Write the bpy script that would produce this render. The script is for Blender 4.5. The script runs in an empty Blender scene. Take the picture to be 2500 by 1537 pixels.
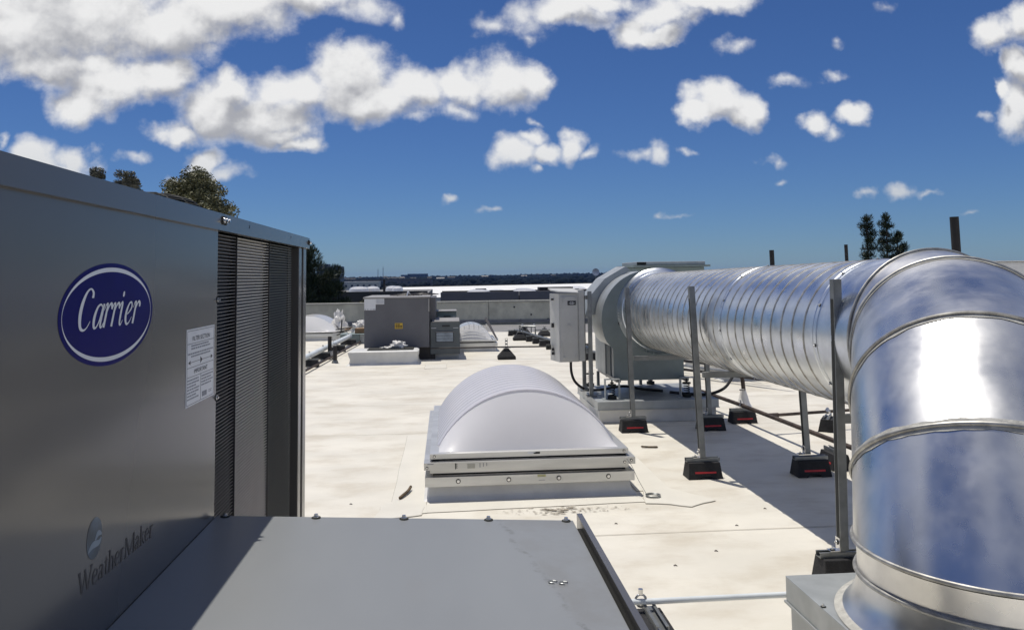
import bpy, bmesh, math, random
from mathutils import Vector, Matrix, noise
import numpy as np
R = math.radians
random.seed(7)
sc = bpy.context.scene
C = sc.collection

# ---------------------------------------------------------------- camera
cam = bpy.data.cameras.new('camera'); camo = bpy.data.objects.new('camera', cam); C.objects.link(camo)
cr = Vector((0.99654222, -0.082056, -0.01305411)); cu = Vector((0.00693571, -0.07441103, 0.99720354)); cf = Vector((0.0827979, 0.99384597, 0.07358462))
camo.matrix_world = Matrix(((cr.x, cu.x, -cf.x, 0), (cr.y, cu.y, -cf.y, 0), (cr.z, cu.z, -cf.z, 1.45), (0, 0, 0, 1)))
cam.sensor_width = 36; cam.lens = 36 * 1950 / 2500; cam.shift_y = -238.5 / 2500
cam.clip_start = 0.02; cam.clip_end = 20000
sc.camera = camo

# ---------------------------------------------------------------- exposure
sc.view_settings.view_transform = 'Standard'; sc.view_settings.look = 'None'
sc.view_settings.exposure = 0.0; sc.view_settings.gamma = 1; sc.view_settings.use_curve_mapping = False

# ---------------------------------------------------------------- sun
SUNV = Vector((-0.17, 0.22, 1.0)).normalized()
sl = bpy.data.lights.new('sun', 'SUN'); sl.energy = 3.9; sl.angle = R(0.5); sl.color = (1.0, 0.95, 0.865)
so = bpy.data.objects.new('sun', sl); C.objects.link(so)
so.rotation_euler = SUNV.to_track_quat('Z', 'Y').to_euler()

# ---------------------------------------------------------------- world: clear sky with drifting cumulus
W = bpy.data.worlds.new('World'); sc.world = W; W.use_nodes = True
wt = W.node_tree; wt.nodes.clear()
class NT:
    """small helper to write node trees"""
    def __init__(s, t): s.t = t; s.n = t.nodes; s.l = t.links
    def put(s, sock, v):
        if isinstance(v, bpy.types.NodeSocket): s.l.new(v, sock)
        elif v is not None: sock.default_value = v
    def node(s, ty, **kw):
        n = s.n.new(ty)
        for k, v in kw.items(): setattr(n, k, v)
        return n
    def math(s, op, a, b=None, c=None, clamp=False):
        n = s.node('ShaderNodeMath', operation=op, use_clamp=clamp)
        for i, v in enumerate((a, b, c)): s.put(n.inputs[i], v)
        return n.outputs[0]
    def vmath(s, op, a, b=None, c=None):
        n = s.node('ShaderNodeVectorMath', operation=op)
        for i, v in enumerate((a, b, c)): s.put(n.inputs[i], v)
        return n.outputs['Value'] if op in ('LENGTH', 'DOT_PRODUCT') else n.outputs[0]
    def noise(s, vec, scale, detail=4, rough=.55, color=False, dist=0):
        n = s.node('ShaderNodeTexNoise'); s.put(n.inputs['Vector'], vec)
        n.inputs['Scale'].default_value = scale; n.inputs['Detail'].default_value = detail
        n.inputs['Roughness'].default_value = rough; n.inputs['Distortion'].default_value = dist
        return n.outputs['Color' if color else 'Fac']
    def smooth(s, v, a, b, lo=0, hi=1):
        n = s.node('ShaderNodeMapRange', interpolation_type='SMOOTHSTEP')
        s.put(n.inputs['Value'], v)
        for k, x in zip(('From Min', 'From Max', 'To Min', 'To Max'), (a, b, lo, hi)): n.inputs[k].default_value = x
        return n.outputs[0]
    def mix(s, f, a, b, mode='MIX'):
        n = s.node('ShaderNodeMix', data_type='RGBA', blend_type=mode)
        s.put(n.inputs[0], f); s.put(n.inputs[6], a); s.put(n.inputs[7], b)
        return n.outputs[2]

CLOUDS = [(-0.539,0.3134,0.1231,0.0667,1),(-0.4341,0.3353,0.1333,0.0769,1),(-0.3311,0.3161,0.0769,0.0513,1),(-0.2672,0.3431,0.0923,0.0436,1),(-0.1769,0.3603,0.0923,0.0308,0.9),(-0.0953,0.3457,0.0462,0.0231,0.75),(-0.0645,0.3276,0.0164,0.0154,0.45),(-0.4804,0.2683,0.0769,0.0308,0.9),(-0.2961,0.2803,0.0256,0.0231,0.6),(-0.4125,0.2434,0.0615,0.0436,1),(-0.352,0.2515,0.0487,0.0318,1),(-0.4503,0.2178,0.041,0.0282,1),(-0.4228,0.2688,0.0333,0.0246,1),(-0.3288,0.1802,0.0385,0.0164,0.8),(-0.2852,0.2084,0.0487,0.0385,1),(-0.2658,0.2367,0.0333,0.0231,1),(-0.2257,0.1983,0.0667,0.0369,1),(-0.1732,0.1651,0.0308,0.0138,0.8),(-0.1957,0.1779,0.041,0.0179,0.8),(-0.1862,0.2372,0.0615,0.0308,1),(-0.1156,0.2586,0.059,0.0462,1),(-0.0953,0.2274,0.0923,0.0349,1),(-0.039,0.2382,0.0462,0.0385,1),(0.0177,0.2412,0.0462,0.0308,1),(0.0751,0.2495,0.0564,0.04,1),(0.1172,0.2525,0.0246,0.0308,0.9),(-0.0443,0.1989,0.0308,0.0128,0.4),(0.0175,0.2096,0.0308,0.0154,0.5),(-0.4867,0.1549,0.0349,0.0267,1),(-0.4437,0.1484,0.0246,0.0231,1),(-0.4623,0.1324,0.0462,0.0205,1),(-0.5342,0.1674,0.0072,0.0103,0.5),(-0.2941,0.1447,0.0297,0.0205,0.9),(-0.2645,0.132,0.0359,0.0144,0.75),(-0.3326,0.1221,0.0185,0.0092,0.5),(-0.2889,0.127,0.0308,0.0128,0.7),(-0.3862,0.1463,0.0215,0.0092,0.5),(0.0792,0.16,0.0318,0.0256,0.9),(0.1055,0.1757,0.0256,0.0154,0.8),(0.1262,0.1563,0.0333,0.0179,1),(0.1632,0.1668,0.0215,0.0226,1),(0.1868,0.1573,0.0195,0.0113,0.6),(0.1049,0.1338,0.0123,0.0092,0.5),(0.1163,0.1968,0.0123,0.0103,0.45),(0.0602,0.316,0.0318,0.0174,0.6),(0.1026,0.3327,0.0462,0.0282,0.7),(0.1559,0.3442,0.0615,0.0231,0.8),(0.1937,0.3584,0.0769,0.0144,0.8),(0.2359,0.3182,0.0333,0.0282,1),(0.2853,0.3407,0.0641,0.0282,1),(0.3461,0.3581,0.0667,0.0205,0.9),(0.2682,0.3105,0.059,0.0154,0.9),(0.1127,0.3032,0.0205,0.0128,0.3),(0.3474,0.2283,0.0436,0.0282,1),(0.3881,0.2155,0.0308,0.0231,1),(0.3222,0.2055,0.0256,0.0195,1),(0.4899,0.2007,0.0297,0.0164,0.85),(0.5409,0.2129,0.0246,0.0164,0.85),(0.5144,0.1872,0.0215,0.0144,0.7),(0.3827,0.2982,0.0333,0.0144,0.45),(0.4528,0.2469,0.0246,0.0128,0.5),(0.5035,0.2555,0.0297,0.0103,0.4),(0.511,0.2996,0.0205,0.0103,0.25),(0.7472,0.3163,0.0462,0.0256,0.85),(0.7892,0.331,0.0359,0.0308,0.9),(0.7645,0.2183,0.0318,0.0487,1),(0.7853,0.2689,0.0256,0.0308,1),(0.7428,0.2433,0.0164,0.0154,1),(0.717,0.2015,0.0231,0.0113,0.4),(0.2479,0.152,0.0267,0.0103,0.5),(0.2721,0.1531,0.0185,0.0154,0.75),(0.3097,0.1509,0.0185,0.0092,0.5),(0.4213,0.1465,0.0195,0.0128,0.65),(0.4256,0.1159,0.0144,0.0072,0.4),(0.5472,0.108,0.0205,0.0082,0.6),(0.5977,0.1083,0.0231,0.0103,0.65),(0.6326,0.1055,0.0231,0.0062,0.4),(0.5869,0.3451,0.0308,0.0154,0.3),(0.0047,0.0916,0.0123,0.0067,0.6),(0.0601,0.082,0.0174,0.0051,0.55),(0.2726,0.0743,0.0154,0.0051,0.55),(0.2993,0.0725,0.0308,0.0041,0.3),(0.6812,0.0797,0.0179,0.0051,0.25)]
def cloud_field():
    """height field of the cumulus: p is the direction divided by its y, so (x/y, z/y)"""
    g = bpy.data.node_groups.new('cloud_field', 'ShaderNodeTree')
    g.interface.new_socket('Vector', in_out='INPUT', socket_type='NodeSocketVector')
    g.interface.new_socket('Fac', in_out='OUTPUT', socket_type='NodeSocketFloat')
    T = NT(g); gi = T.node('NodeGroupInput').outputs[0]
    w1 = T.vmath('SUBTRACT', T.noise(gi, 11, 2, .5, True), (.5, .5, .5))
    p = T.vmath('MULTIPLY_ADD', w1, (.075, .045, 0), gi)
    w2 = T.vmath('SUBTRACT', T.noise(gi, 38, 3, .55, True), (.5, .5, .5))
    p = T.vmath('MULTIPLY_ADD', w2, (.026, .020, 0), p)
    g.interface.new_socket('Wisp', in_out='OUTPUT', socket_type='NodeSocketFloat')
    acc = wisp = None
    for x, z, rx, rz, w in CLOUDS:
        d = T.vmath('LENGTH', T.vmath('MULTIPLY_ADD', p, (1 / rx, 1 / rz, 0), (-x / rx, -z / rz, 0)))
        f = T.math('MULTIPLY_ADD', d, -.42 - w * .48, .12 + .86 * w)
        if w >= .8: acc = f if acc is None else T.math('SMOOTH_MAX', acc, f, .22)
        else: wisp = f if wisp is None else T.math('SMOOTH_MAX', wisp, f, .15)
    go = T.node('NodeGroupOutput'); T.put(go.inputs[0], acc); T.put(go.inputs[1], wisp)
    return g
FIELD = cloud_field()
T = NT(wt)
tc = T.node('ShaderNodeTexCoord').outputs['Generated']
sep = T.node('ShaderNodeSeparateXYZ'); T.put(sep.inputs[0], tc); X, Y, Z = sep.outputs
yy = T.math('MAXIMUM', Y, .05)
comb = T.node('ShaderNodeCombineXYZ'); T.put(comb.inputs[0], T.math('DIVIDE', X, yy)); T.put(comb.inputs[1], T.math('DIVIDE', Z, yy))
P = comb.outputs[0]
g1 = T.node('ShaderNodeGroup', node_tree=FIELD); T.put(g1.inputs[0], P)
g2 = T.node('ShaderNodeGroup', node_tree=FIELD); T.put(g2.inputs[0], T.vmath('ADD', P, (-.008, .030, 0)))
n1 = T.noise(P, 30, 9, .60); n1b = T.noise(T.vmath('ADD', P, (-.003, .008, 0)), 30, 6, .58)
nbig = T.noise(P, 9, 4, .55)
nz = T.math('ADD', T.math('MULTIPLY_ADD', n1, .85, -.425), T.math('MULTIPLY_ADD', nbig, .5, -.25))
a_front = T.smooth(T.math('ADD', g1.outputs[0], nz), -.08, .56)
a_wisp = T.math('MULTIPLY', T.smooth(T.math('MULTIPLY_ADD', nz, 1.3, g1.outputs[1]), -.12, .75), .92)
a_front = T.math('MAXIMUM', a_front, a_wisp)
front = T.math('MULTIPLY', T.smooth(Y, .25, .4), T.smooth(T.math('DIVIDE', Z, yy), .55, .40))
front = T.math('MULTIPLY', front, T.smooth(T.math('ABSOLUTE', T.math('DIVIDE', X, yy)), 1.2, .95))
# the rest of the sky, beyond the frame: the same kind of broken cumulus on a flat layer
zz = T.math('MAXIMUM', Z, .08)
c2 = T.node('ShaderNodeCombineXYZ'); T.put(c2.inputs[0], T.math('DIVIDE', X, zz)); T.put(c2.inputs[1], T.math('DIVIDE', Y, zz))
q = c2.outputs[0]
g_gen = T.math('MULTIPLY_ADD', T.noise(q, 3.2, 8, .55), .45, T.math('MULTIPLY', T.noise(q, .8, 2, .5), .9))
a_gen = T.math('MULTIPLY', T.smooth(g_gen, .70, .84), T.smooth(Z, .03, .14))
alpha = T.math('MULTIPLY_ADD', T.math('SUBTRACT', a_front, a_gen), front, a_gen)
# sunlit from above: undersides, where there is more cloud above than here, go grey
und = T.math('SUBTRACT', g2.outputs[0], g1.outputs[0])
lit = T.math('ADD', T.math('MULTIPLY', und, .95), T.math('ADD', T.math('MULTIPLY', T.math('SUBTRACT', n1b, n1), .7), T.math('MULTIPLY_ADD', nbig, 2.0, -.72)))
shade = T.math('MULTIPLY', T.smooth(lit, -.10, .75), T.smooth(g1.outputs[0], .0, .35))
cloud_col = T.mix(shade, (1.0, 1.0, 1.0, 1), (.47, .48, .52, 1))
cloud_col = T.mix(T.smooth(Z, .20, .0), cloud_col, (.50, .56, .64, 1))
sky = T.node('ShaderNodeTexSky', sky_type='NISHITA'); sky.sun_disc = False
sky.sun_elevation = math.asin(SUNV.z); sky.sun_rotation = math.atan2(SUNV.x, SUNV.y)
sky.air_density = 1.0; sky.dust_density = 0.0; sky.ozone_density = 1.9; sky.altitude = 400
b1 = T.node('ShaderNodeBackground'); b2 = T.node('ShaderNodeBackground')
hs = T.node('ShaderNodeHueSaturation'); hs.inputs['Saturation'].default_value = 1.0; T.put(hs.inputs['Color'], T.mix(1.0, sky.outputs[0], (.485, .735, 1.20, 1), 'MULTIPLY'))
T.put(b1.inputs[0], hs.outputs[0]); b1.inputs[1].default_value = SKYS = 0.055
T.put(b2.inputs[0], cloud_col); b2.inputs[1].default_value = .84
ms = T.node('ShaderNodeMixShader'); T.put(ms.inputs[0], alpha); T.put(ms.inputs[1], b1.outputs[0]); T.put(ms.inputs[2], b2.outputs[0])
wo = T.node('ShaderNodeOutputWorld'); T.put(wo.inputs[0], ms.outputs[0])
W.cycles.sampling_method = 'MANUAL'; W.cycles.sample_map_resolution = 1024

# ---------------------------------------------------------------- materials
def mat(name, col, rough=.6, metal=0, var=.12, scale=6, detail=5, bump=0, bscale=40, col2=None, spec=.5, coat=0, stretch=None, dirt=0, rvar=0, trans=0, dirtcol=(.12, .10, .08), dscale=1.3, dlo=.58, dhi=.75):
    m = bpy.data.materials.new(name); m.use_nodes = True
    t = NT(m.node_tree); b = m.node_tree.nodes['Principled BSDF']
    co = t.node('ShaderNodeTexCoord').outputs['Object']
    if stretch:
        mp = t.node('ShaderNodeMapping'); mp.inputs['Scale'].default_value = stretch; t.put(mp.inputs[0], co); co = mp.outputs[0]
    n = t.noise(co, scale, detail, .6)
    c2 = col2 or tuple(x * (1 - 2.2 * var) for x in col)
    c1 = tuple(min(1, x * (1 + var)) for x in col) if not col2 else col
    cc = t.mix(t.smooth(n, .3, .7), (*c2, 1), (*c1, 1))
    if dirt:
        d = t.math('MULTIPLY', t.smooth(t.noise(co, dscale, 7, .65), dlo, dhi), dirt)
        cc = t.mix(d, cc, (*dirtcol, 1))
    t.put(b.inputs['Base Color'], cc)
    b.inputs['Metallic'].default_value = metal
    if rvar: t.put(b.inputs['Roughness'], t.smooth(t.noise(co, scale * .6, 4, .6), .3, .7, rough - rvar, rough + rvar))
    else: b.inputs['Roughness'].default_value = rough
    b.inputs['Specular IOR Level'].default_value = spec
    b.inputs['Coat Weight'].default_value = coat; b.inputs['Coat Roughness'].default_value = .12
    if trans:
        b.inputs['Transmission Weight'].default_value = trans
    if bump:
        bn = t.node('ShaderNodeBump'); bn.inputs['Strength'].default_value = bump; bn.inputs['Distance'].default_value = .02
        t.put(bn.inputs['Height'], t.noise(co, bscale, 4, .6)); t.put(b.inputs['Normal'], bn.outputs[0])
    return m
M = {}
M['roof'] = mat('roof_membrane', (.70, .665, .58), .55, var=.045, scale=1.1, detail=8, bump=.16, bscale=5, dirt=.7, dirtcol=(.50, .445, .35), dscale=1.9, dlo=.42, dhi=.74, stretch=(1, 1.7, 1))
M['patch'] = mat('patch_membrane', (.69, .66, .58), .5, var=.03, scale=2, bump=.06, bscale=12, dirt=.15, dirtcol=(.45, .40, .30), dlo=.5, dhi=.8)
M['lap'] = mat('lap_edge', (.52, .48, .40), .6, var=.1, scale=3)
M['flash'] = mat('skirt_membrane', (.68, .67, .64), .5, var=.06, scale=3, bump=.2, bscale=5)
M['wrap'] = mat('wrap_membrane', (.62, .62, .60), .5, var=.06, scale=3, bump=.3, bscale=6)
M['grey_roof'] = mat('grey_roof', (.22, .215, .21), .7, var=.12, scale=2)
M['seam'] = mat('seam_edge', (.30, .27, .22), .7, var=.1)
M['grime'] = mat('grime', (.10, .085, .07), .9)
M['paint'] = mat('grey_unit_paint', (.094, .090, .086), .24, var=.03, scale=1.5, spec=.5, coat=.3, bump=.02, bscale=1.1)
M['hoodpaint'] = mat('hood_paint', (.225, .235, .24), .42, var=.03, scale=2.2, coat=.1, dirt=.35, dirtcol=(.22, .20, .17), dscale=3.0, dlo=.58, dhi=.8, stretch=(1, .35, 1))
M['unit2'] = mat('far_unit_paint', (.13, .13, .14), .5, var=.05, scale=2)
M['unit2top'] = mat('far_unit_top', (.30, .29, .28), .5, var=.05)
M['black'] = mat('black_rubber', (.016, .016, .018), .75, var=.2, scale=30, bump=.4, bscale=160)
M['blackmetal'] = mat('black_iron', (.03, .026, .026), .55, var=.2)
M['stackiron'] = mat('stack_iron', (.018, .016, .016), .7, var=.2)
M['red'] = mat('red_reflector', (.55, .03, .03), .35, var=.05)
M['galv'] = mat('galvanised_sheet', (.72, .75, .78), .33, 1, var=.05, scale=9, detail=6, bump=.035, bscale=2.4, rvar=.07, dirt=.18, dirtcol=(.45, .46, .46), dscale=5, dlo=.5, dhi=.75)
M['galv2'] = mat('galvanised_elbow', (.73, .73, .725), .33, 1, var=.04, scale=5, detail=6, bump=.06, bscale=2.2, rvar=.09, dirt=.35, dirtcol=(.45, .455, .46), dscale=7, dlo=.5, dhi=.8)
M['seamgalv'] = mat('seam_galvanised', (.42, .41, .38), .5, .8, var=.15, scale=20)
M['sealant'] = mat('duct_sealant', (.45, .44, .40), .7, 0, var=.1, scale=20, bump=.3, bscale=40)
M['strut'] = mat('galvanised_strut', (.24, .25, .25), .40, .6, var=.12, scale=8)
M['fan'] = mat('fan_housing', (.20, .235, .235), .42, .35, var=.06, scale=3)
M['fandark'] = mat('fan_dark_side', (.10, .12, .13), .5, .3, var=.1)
M['galvmatte'] = mat('curb_galvanised', (.42, .44, .44), .45, .5, var=.07, scale=5, dirt=.2, dirtcol=(.3, .3, .29))
M['alu'] = mat('mill_aluminium', (.66, .66, .64), .40, .75, var=.08, scale=4, stretch=(.3, 1, 3), dirt=.3, dirtcol=(.42, .40, .36), dscale=4)
M['gasket'] = mat('dark_gasket', (.02, .022, .02), .8)
M['beige'] = mat('enclosure_paint', (.50, .50, .48), .5, var=.03)
M['white'] = mat('white_sticker', (.72, .73, .75), .35, var=.02)
M['blue'] = mat('blue_sticker', (.004, .003, .12), .4, var=.06, scale=8, spec=.06)
M['ink'] = mat('black_ink', (.02, .02, .025), .5)
M['greyink'] = mat('faded_ink', (.055, .052, .055), .5)
M['smallink'] = mat('small_print_ink', (.25, .26, .29), .5)
M['yellow'] = mat('yellow_sticker', (.75, .48, .05), .5, var=.04)
M['zinc'] = mat('zinc_screw', (.7, .7, .7), .25, 1)
M['greygreen'] = mat('greygreen_paint', (.20, .25, .25), .5, var=.05)
M['whitepipe'] = mat('white_pipe', (.66, .70, .72), .4, var=.05)
M['brownpipe'] = mat('rusty_pipe', (.075, .055, .045), .6, .3, var=.25, scale=14)
M['concrete'] = mat('concrete_wall', (.66, .63, .50), .9, var=.10, scale=1.2, detail=8, bump=.2, bscale=8, dirt=.5, dirtcol=(.22, .21, .17), dscale=1.1, dlo=.45, dhi=.75, stretch=(1, 1, .8))
M['coping'] = mat('coping', (.56, .54, .46), .8, var=.08)
M['cardboard'] = mat('cardboard', (.28, .17, .09), .8)
M['bag'] = mat('plastic_bag', (.78, .76, .72), .4, var=.05)
M['wood'] = mat('dry_twig', (.12, .085, .05), .9, var=.3, scale=30)
M['bark'] = mat('bark', (.11, .085, .065), .9, var=.25, scale=5, bump=.5)
M['coil_dark'] = mat('coil_dark', (.03, .028, .028), .6, .0, var=.03, scale=40)
M['coil_reflection_pale'] = mat('coil_reflection_pale', (.26, .25, .235), .6, 0, var=.03, scale=10)  # paler coil column: a reflection put into the colour
M['coil_green'] = mat('coil_greenish', (.035, .038, .033), .6, .0, var=.03, scale=40)
M['fin'] = mat('louvre_fin', (.15, .145, .14), .45, .3, var=.2, scale=60)
M['dome'] = mat('acrylic_dome', (.70, .69, .74), .2, var=.02, scale=2, coat=.6)
def domemat(name, col, rough):
    m = mat(name, col, rough, var=.02, scale=2, coat=.5); t = NT(m.node_tree); b = m.node_tree.nodes['Principled BSDF']
    tr = t.node('ShaderNodeBsdfTranslucent'); tr.inputs[0].default_value = (*col, 1); mx = t.node('ShaderNodeMixShader'); mx.inputs[0].default_value = .35
    t.put(mx.inputs[1], b.outputs[0]); t.put(mx.inputs[2], tr.outputs[0]); o = m.node_tree.nodes['Material Output']; t.l.new(mx.outputs[0], o.inputs['Surface']); return m
M['dome'] = domemat('acrylic_dome', (.86, .85, .89), .2)
M['domefront'] = domemat('acrylic_end', (.93, .925, .95), .45); M['domefront'].node_tree.nodes['Principled BSDF'].inputs['Coat Weight'].default_value = .1
M['dome'].node_tree.nodes['Principled BSDF'].inputs['Coat Weight'].default_value = 1.0
M['dome2'] = domemat('acrylic_far_dome', (.90, .90, .91), .2)
M['haze_ground'] = mat('valley_ground', (.035, .037, .030), .95, var=.35, scale=.01, detail=10)
M['hill'] = mat('hill_ground', (.035, .042, .032), .95, var=.4, scale=.012, detail=10)
M['darkroof'] = mat('tarred_roof', (.075, .07, .062), .9, var=.15, scale=.3)
M['palewall'] = mat('pale_wall', (.62, .60, .54), .8, var=.05, scale=.5)
M['hillwall'] = mat('hill_house_wall', (.30, .29, .27), .8, var=.05, scale=.5)
M['whiteroof'] = mat('white_far_roof', (.74, .74, .72), .7, var=.03, scale=.06, dirt=.2, dirtcol=(.4, .4, .4), dscale=.05)
M['screenwall'] = mat('screen_wall', (.19, .18, .185), .8, var=.06, scale=.4)
M['blueglass'] = mat('blue_glass', (.04, .06, .10), .3, var=.1, scale=.3)
M['towerwall'] = mat('tower_wall', (.10, .12, .16), .6, var=.05, scale=.3)
def leafmat(name, c1, c2):
    m = bpy.data.materials.new(name); m.use_nodes = True; t = NT(m.node_tree); b = m.node_tree.nodes['Principled BSDF']
    g = t.node('ShaderNodeNewGeometry')
    t.put(b.inputs['Base Color'], t.mix(g.outputs['Random Per Island'], (*c1, 1), (*c2, 1))); b.inputs['Roughness'].default_value = .55
    return m
M['euc'] = leafmat('eucalyptus_leaf', (.055, .065, .028), (.19, .18, .085))
M['euc2'] = leafmat('grey_eucalyptus_leaf', (.07, .07, .05), (.15, .145, .10))
M['pine'] = leafmat('pine_needle', (.012, .024, .010), (.040, .058, .026))
M['bush'] = leafmat('bush_leaf', (.035, .045, .018), (.085, .09, .035))
M['wood_far'] = leafmat('far_foliage', (.007, .011, .015), (.014, .020, .026))

# ---------------------------------------------------------------- mesh helpers
fb_ = M['wood_far'].node_tree.nodes['Principled BSDF']; fb_.inputs['Roughness'].default_value = 1.0; fb_.inputs['Specular IOR Level'].default_value = .05
for k_ in ('hill', 'haze_ground'): M[k_].node_tree.nodes['Principled BSDF'].inputs['Specular IOR Level'].default_value = .05
class MB:
    def __init__(s): s.v = []; s.f = []; s.mi = []; s.cur = 0
    def add(s, vs, fs):
        o = len(s.v); s.v += [tuple(v) for v in vs]; s.f += [tuple(i + o for i in f) for f in fs]; s.mi += [s.cur] * len(fs); return s
    def box(s, x0, x1, y0, y1, z0, z1):
        return s.hexa([(x0, y0, z0), (x1, y0, z0), (x1, y1, z0), (x0, y1, z0), (x0, y0, z1), (x1, y0, z1), (x1, y1, z1), (x0, y1, z1)])
    def hexa(s, vs):
        return s.add(vs, [(3, 2, 1, 0), (4, 5, 6, 7), (0, 1, 5, 4), (1, 2, 6, 5), (2, 3, 7, 6), (3, 0, 4, 7)])
    def prism(s, poly, axis, a, b):
        """poly: list of 2D points; extruded along axis from a to b"""
        def mk(p, t):
            return {'x': (t, p[0], p[1]), 'y': (p[0], t, p[1]), 'z': (p[0], p[1], t)}[axis]
        n = len(poly); vs = [mk(p, a) for p in poly] + [mk(p, b) for p in poly]
        return s.add(vs, [tuple(range(n)), tuple(range(2 * n - 1, n - 1, -1))] + [(i, n + i, n + (i + 1) % n, (i + 1) % n) for i in range(n)])
    def bar(s, p, q, w, h, up=(0, 0, 1)):
        p = Vector(p); q = Vector(q); d = (q - p).normalized(); up = Vector(up)
        if abs(d.dot(up)) > .99: up = Vector((0, 1, 0))
        a = d.cross(up).normalized() * w / 2; b = a.cross(d).normalized() * h / 2
        return s.hexa([p - a - b, p + a - b, q + a - b, q - a - b, p - a + b, p + a + b, q + a + b, q - a + b])
    def tube(s, pts, r, n=12, cap=True, closed=False):
        pts = [Vector(p) for p in pts]; N = len(pts); rs = r if isinstance(r, (list, tuple)) else [r] * N
        rings = []; ref = None
        for i, p in enumerate(pts):
            if closed: d = pts[(i + 1) % N] - pts[i - 1]
            else: d = pts[min(i + 1, N - 1)] - pts[max(i - 1, 0)]
            d.normalize()
            if ref is None: ref = Vector((0, 0, 1)) if abs(d.z) < .9 else Vector((1, 0, 0))
            a = ref - d * ref.dot(d); a.normalize(); ref = a; b = d.cross(a)
            rings.append([p + (a * math.cos(2 * math.pi * k / n) + b * math.sin(2 * math.pi * k / n)) * rs[i] for k in range(n)])
        vs = [v for rg in rings for v in rg]; fs = []
        for i in range(N if closed else N - 1):
            j = (i + 1) % N
            fs += [(i * n + k, i * n + (k + 1) % n, j * n + (k + 1) % n, j * n + k) for k in range(n)]
        if cap and not closed: fs += [tuple(range(n - 1, -1, -1)), tuple((N - 1) * n + k for k in range(n))]
        return s.add(vs, fs)
    def loft(s, rings, cap=False):
        n = len(rings[0]); vs = [v for r in rings for v in r]; fs = []
        for i in range(len(rings) - 1):
            fs += [(i * n + k, i * n + (k + 1) % n, (i + 1) * n + (k + 1) % n, (i + 1) * n + k) for k in range(n)]
        if cap: fs += [tuple(range(n - 1, -1, -1)), tuple((len(rings) - 1) * n + k for k in range(n))]
        return s.add(vs, fs)
    def build(s, name, m, parent=None, smooth=None, bevel=0, label=None, cat=None, group=None, kind=None, ang=35, fix=True):
        me = bpy.data.meshes.new(name); off = parent.get('_org', (0, 0, 0)) if parent else (0, 0, 0)
        ox, oy, oz = off
        me.from_pydata([(a - ox, b - oy, c - oz) for a, b, c in s.v], [], s.f); me.update()
        ms_ = m if isinstance(m, (list, tuple)) else [m]
        for mm in ms_: me.materials.append(M[mm] if isinstance(mm, str) else mm)
        if len(ms_) > 1: me.polygons.foreach_set('material_index', s.mi)
        if fix and len(s.f) < 20000:
            bm = bmesh.new(); bm.from_mesh(me); bmesh.ops.recalc_face_normals(bm, faces=bm.faces); bm.to_mesh(me); bm.free()
        if smooth:
            me.polygons.foreach_set('use_smooth', [True] * len(me.polygons)); me.set_sharp_from_angle(angle=R(ang))
        o = bpy.data.objects.new(name, me); C.objects.link(o)
        if parent:
            o.parent = parent; o['_org'] = off
        if bevel:
            bv = o.modifiers.new('bevel', 'BEVEL'); bv.width = bevel; bv.segments = 2; bv.limit_method = 'ANGLE'
        tag(o, label, cat, group, kind)
        return o
def tag(o, label=None, cat=None, group=None, kind=None):
    if label: o['label'] = label
    if cat: o['category'] = cat
    if group: o['group'] = group
    if kind: o['kind'] = kind
    return o
def thing(name, loc, label, cat, group=None):
    e = bpy.data.objects.new(name, None); C.objects.link(e); e.location = loc; e['_org'] = tuple(loc); e.empty_display_size = .1
    return tag(e, label, cat, group)
def dup(root, loc, rz=None, label=None, scale=None):
    r = root.copy(); C.objects.link(r); r.location = loc
    if rz is not None: r.rotation_euler = (0, 0, rz)
    if scale: r.scale = scale
    if label: r['label'] = label
    for ch in list(root.children):
        c = ch.copy(); C.objects.link(c); c.parent = r
        for g in list(ch.children):
            d = g.copy(); C.objects.link(d); d.parent = c
    return r
def arc(c, r, a0, a1, n):
    return [(c[0] + r * math.cos(a0 + (a1 - a0) * i / n), c[1] + r * math.sin(a0 + (a1 - a0) * i / n)) for i in range(n + 1)]
def circ(c, u, v, r, n=64):
    c, u, v = Vector(c), Vector(u).normalized(), Vector(v).normalized()
    return [c + (u * math.cos(2 * math.pi * k / n) + v * math.sin(2 * math.pi * k / n)) * r for k in range(n)]
def screw(parent, p, nrm, r=.007, h=.006, washer=True, name='screw', m='zinc', mw='gasket'):
    p, nrm = Vector(p), Vector(nrm).normalized(); b = MB()
    if washer: b.tube([p, p + nrm * h * .35], r * 1.55, 14)
    nb = len(b.f); b.cur = 1
    b.tube([p + nrm * h * .35, p + nrm * h * .8], r, 14); b.tube([p + nrm * h * .8, p + nrm * h * 1.7], r * .62, 6)
    return b.build(name, [mw, m], parent, smooth=True)

# ================================================================ SETTING
# our roof: white sheet, sloping away to a grey gutter strip in front of the parapet
b = MB()
b.add([(-14, -8, 0), (26, -8, 0), (26, 13, 0), (1.2, 21.1, 0), (-14, 25.6, 0)], [(0, 1, 2, 3, 4)])
roof = b.build('roof', 'roof', kind='structure'); roof['_org'] = (0, 0, 0)
b = MB(); b.add([(-14, 25.6, -.004), (1.2, 21.1, -.004), (26, 13, -.004), (26, 26, -.26), (1, 26, -.10), (-14, 26.6, -.03)], [(0, 1, 2, 3, 4, 5)])
b.add([(1.2, 21.1, -.004), (26, 13, -.004), (26, 26, -.26), (1, 26, -.1)], []) 
gutter = b.build('roof_gutter', 'grey_roof', kind='structure')
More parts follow.
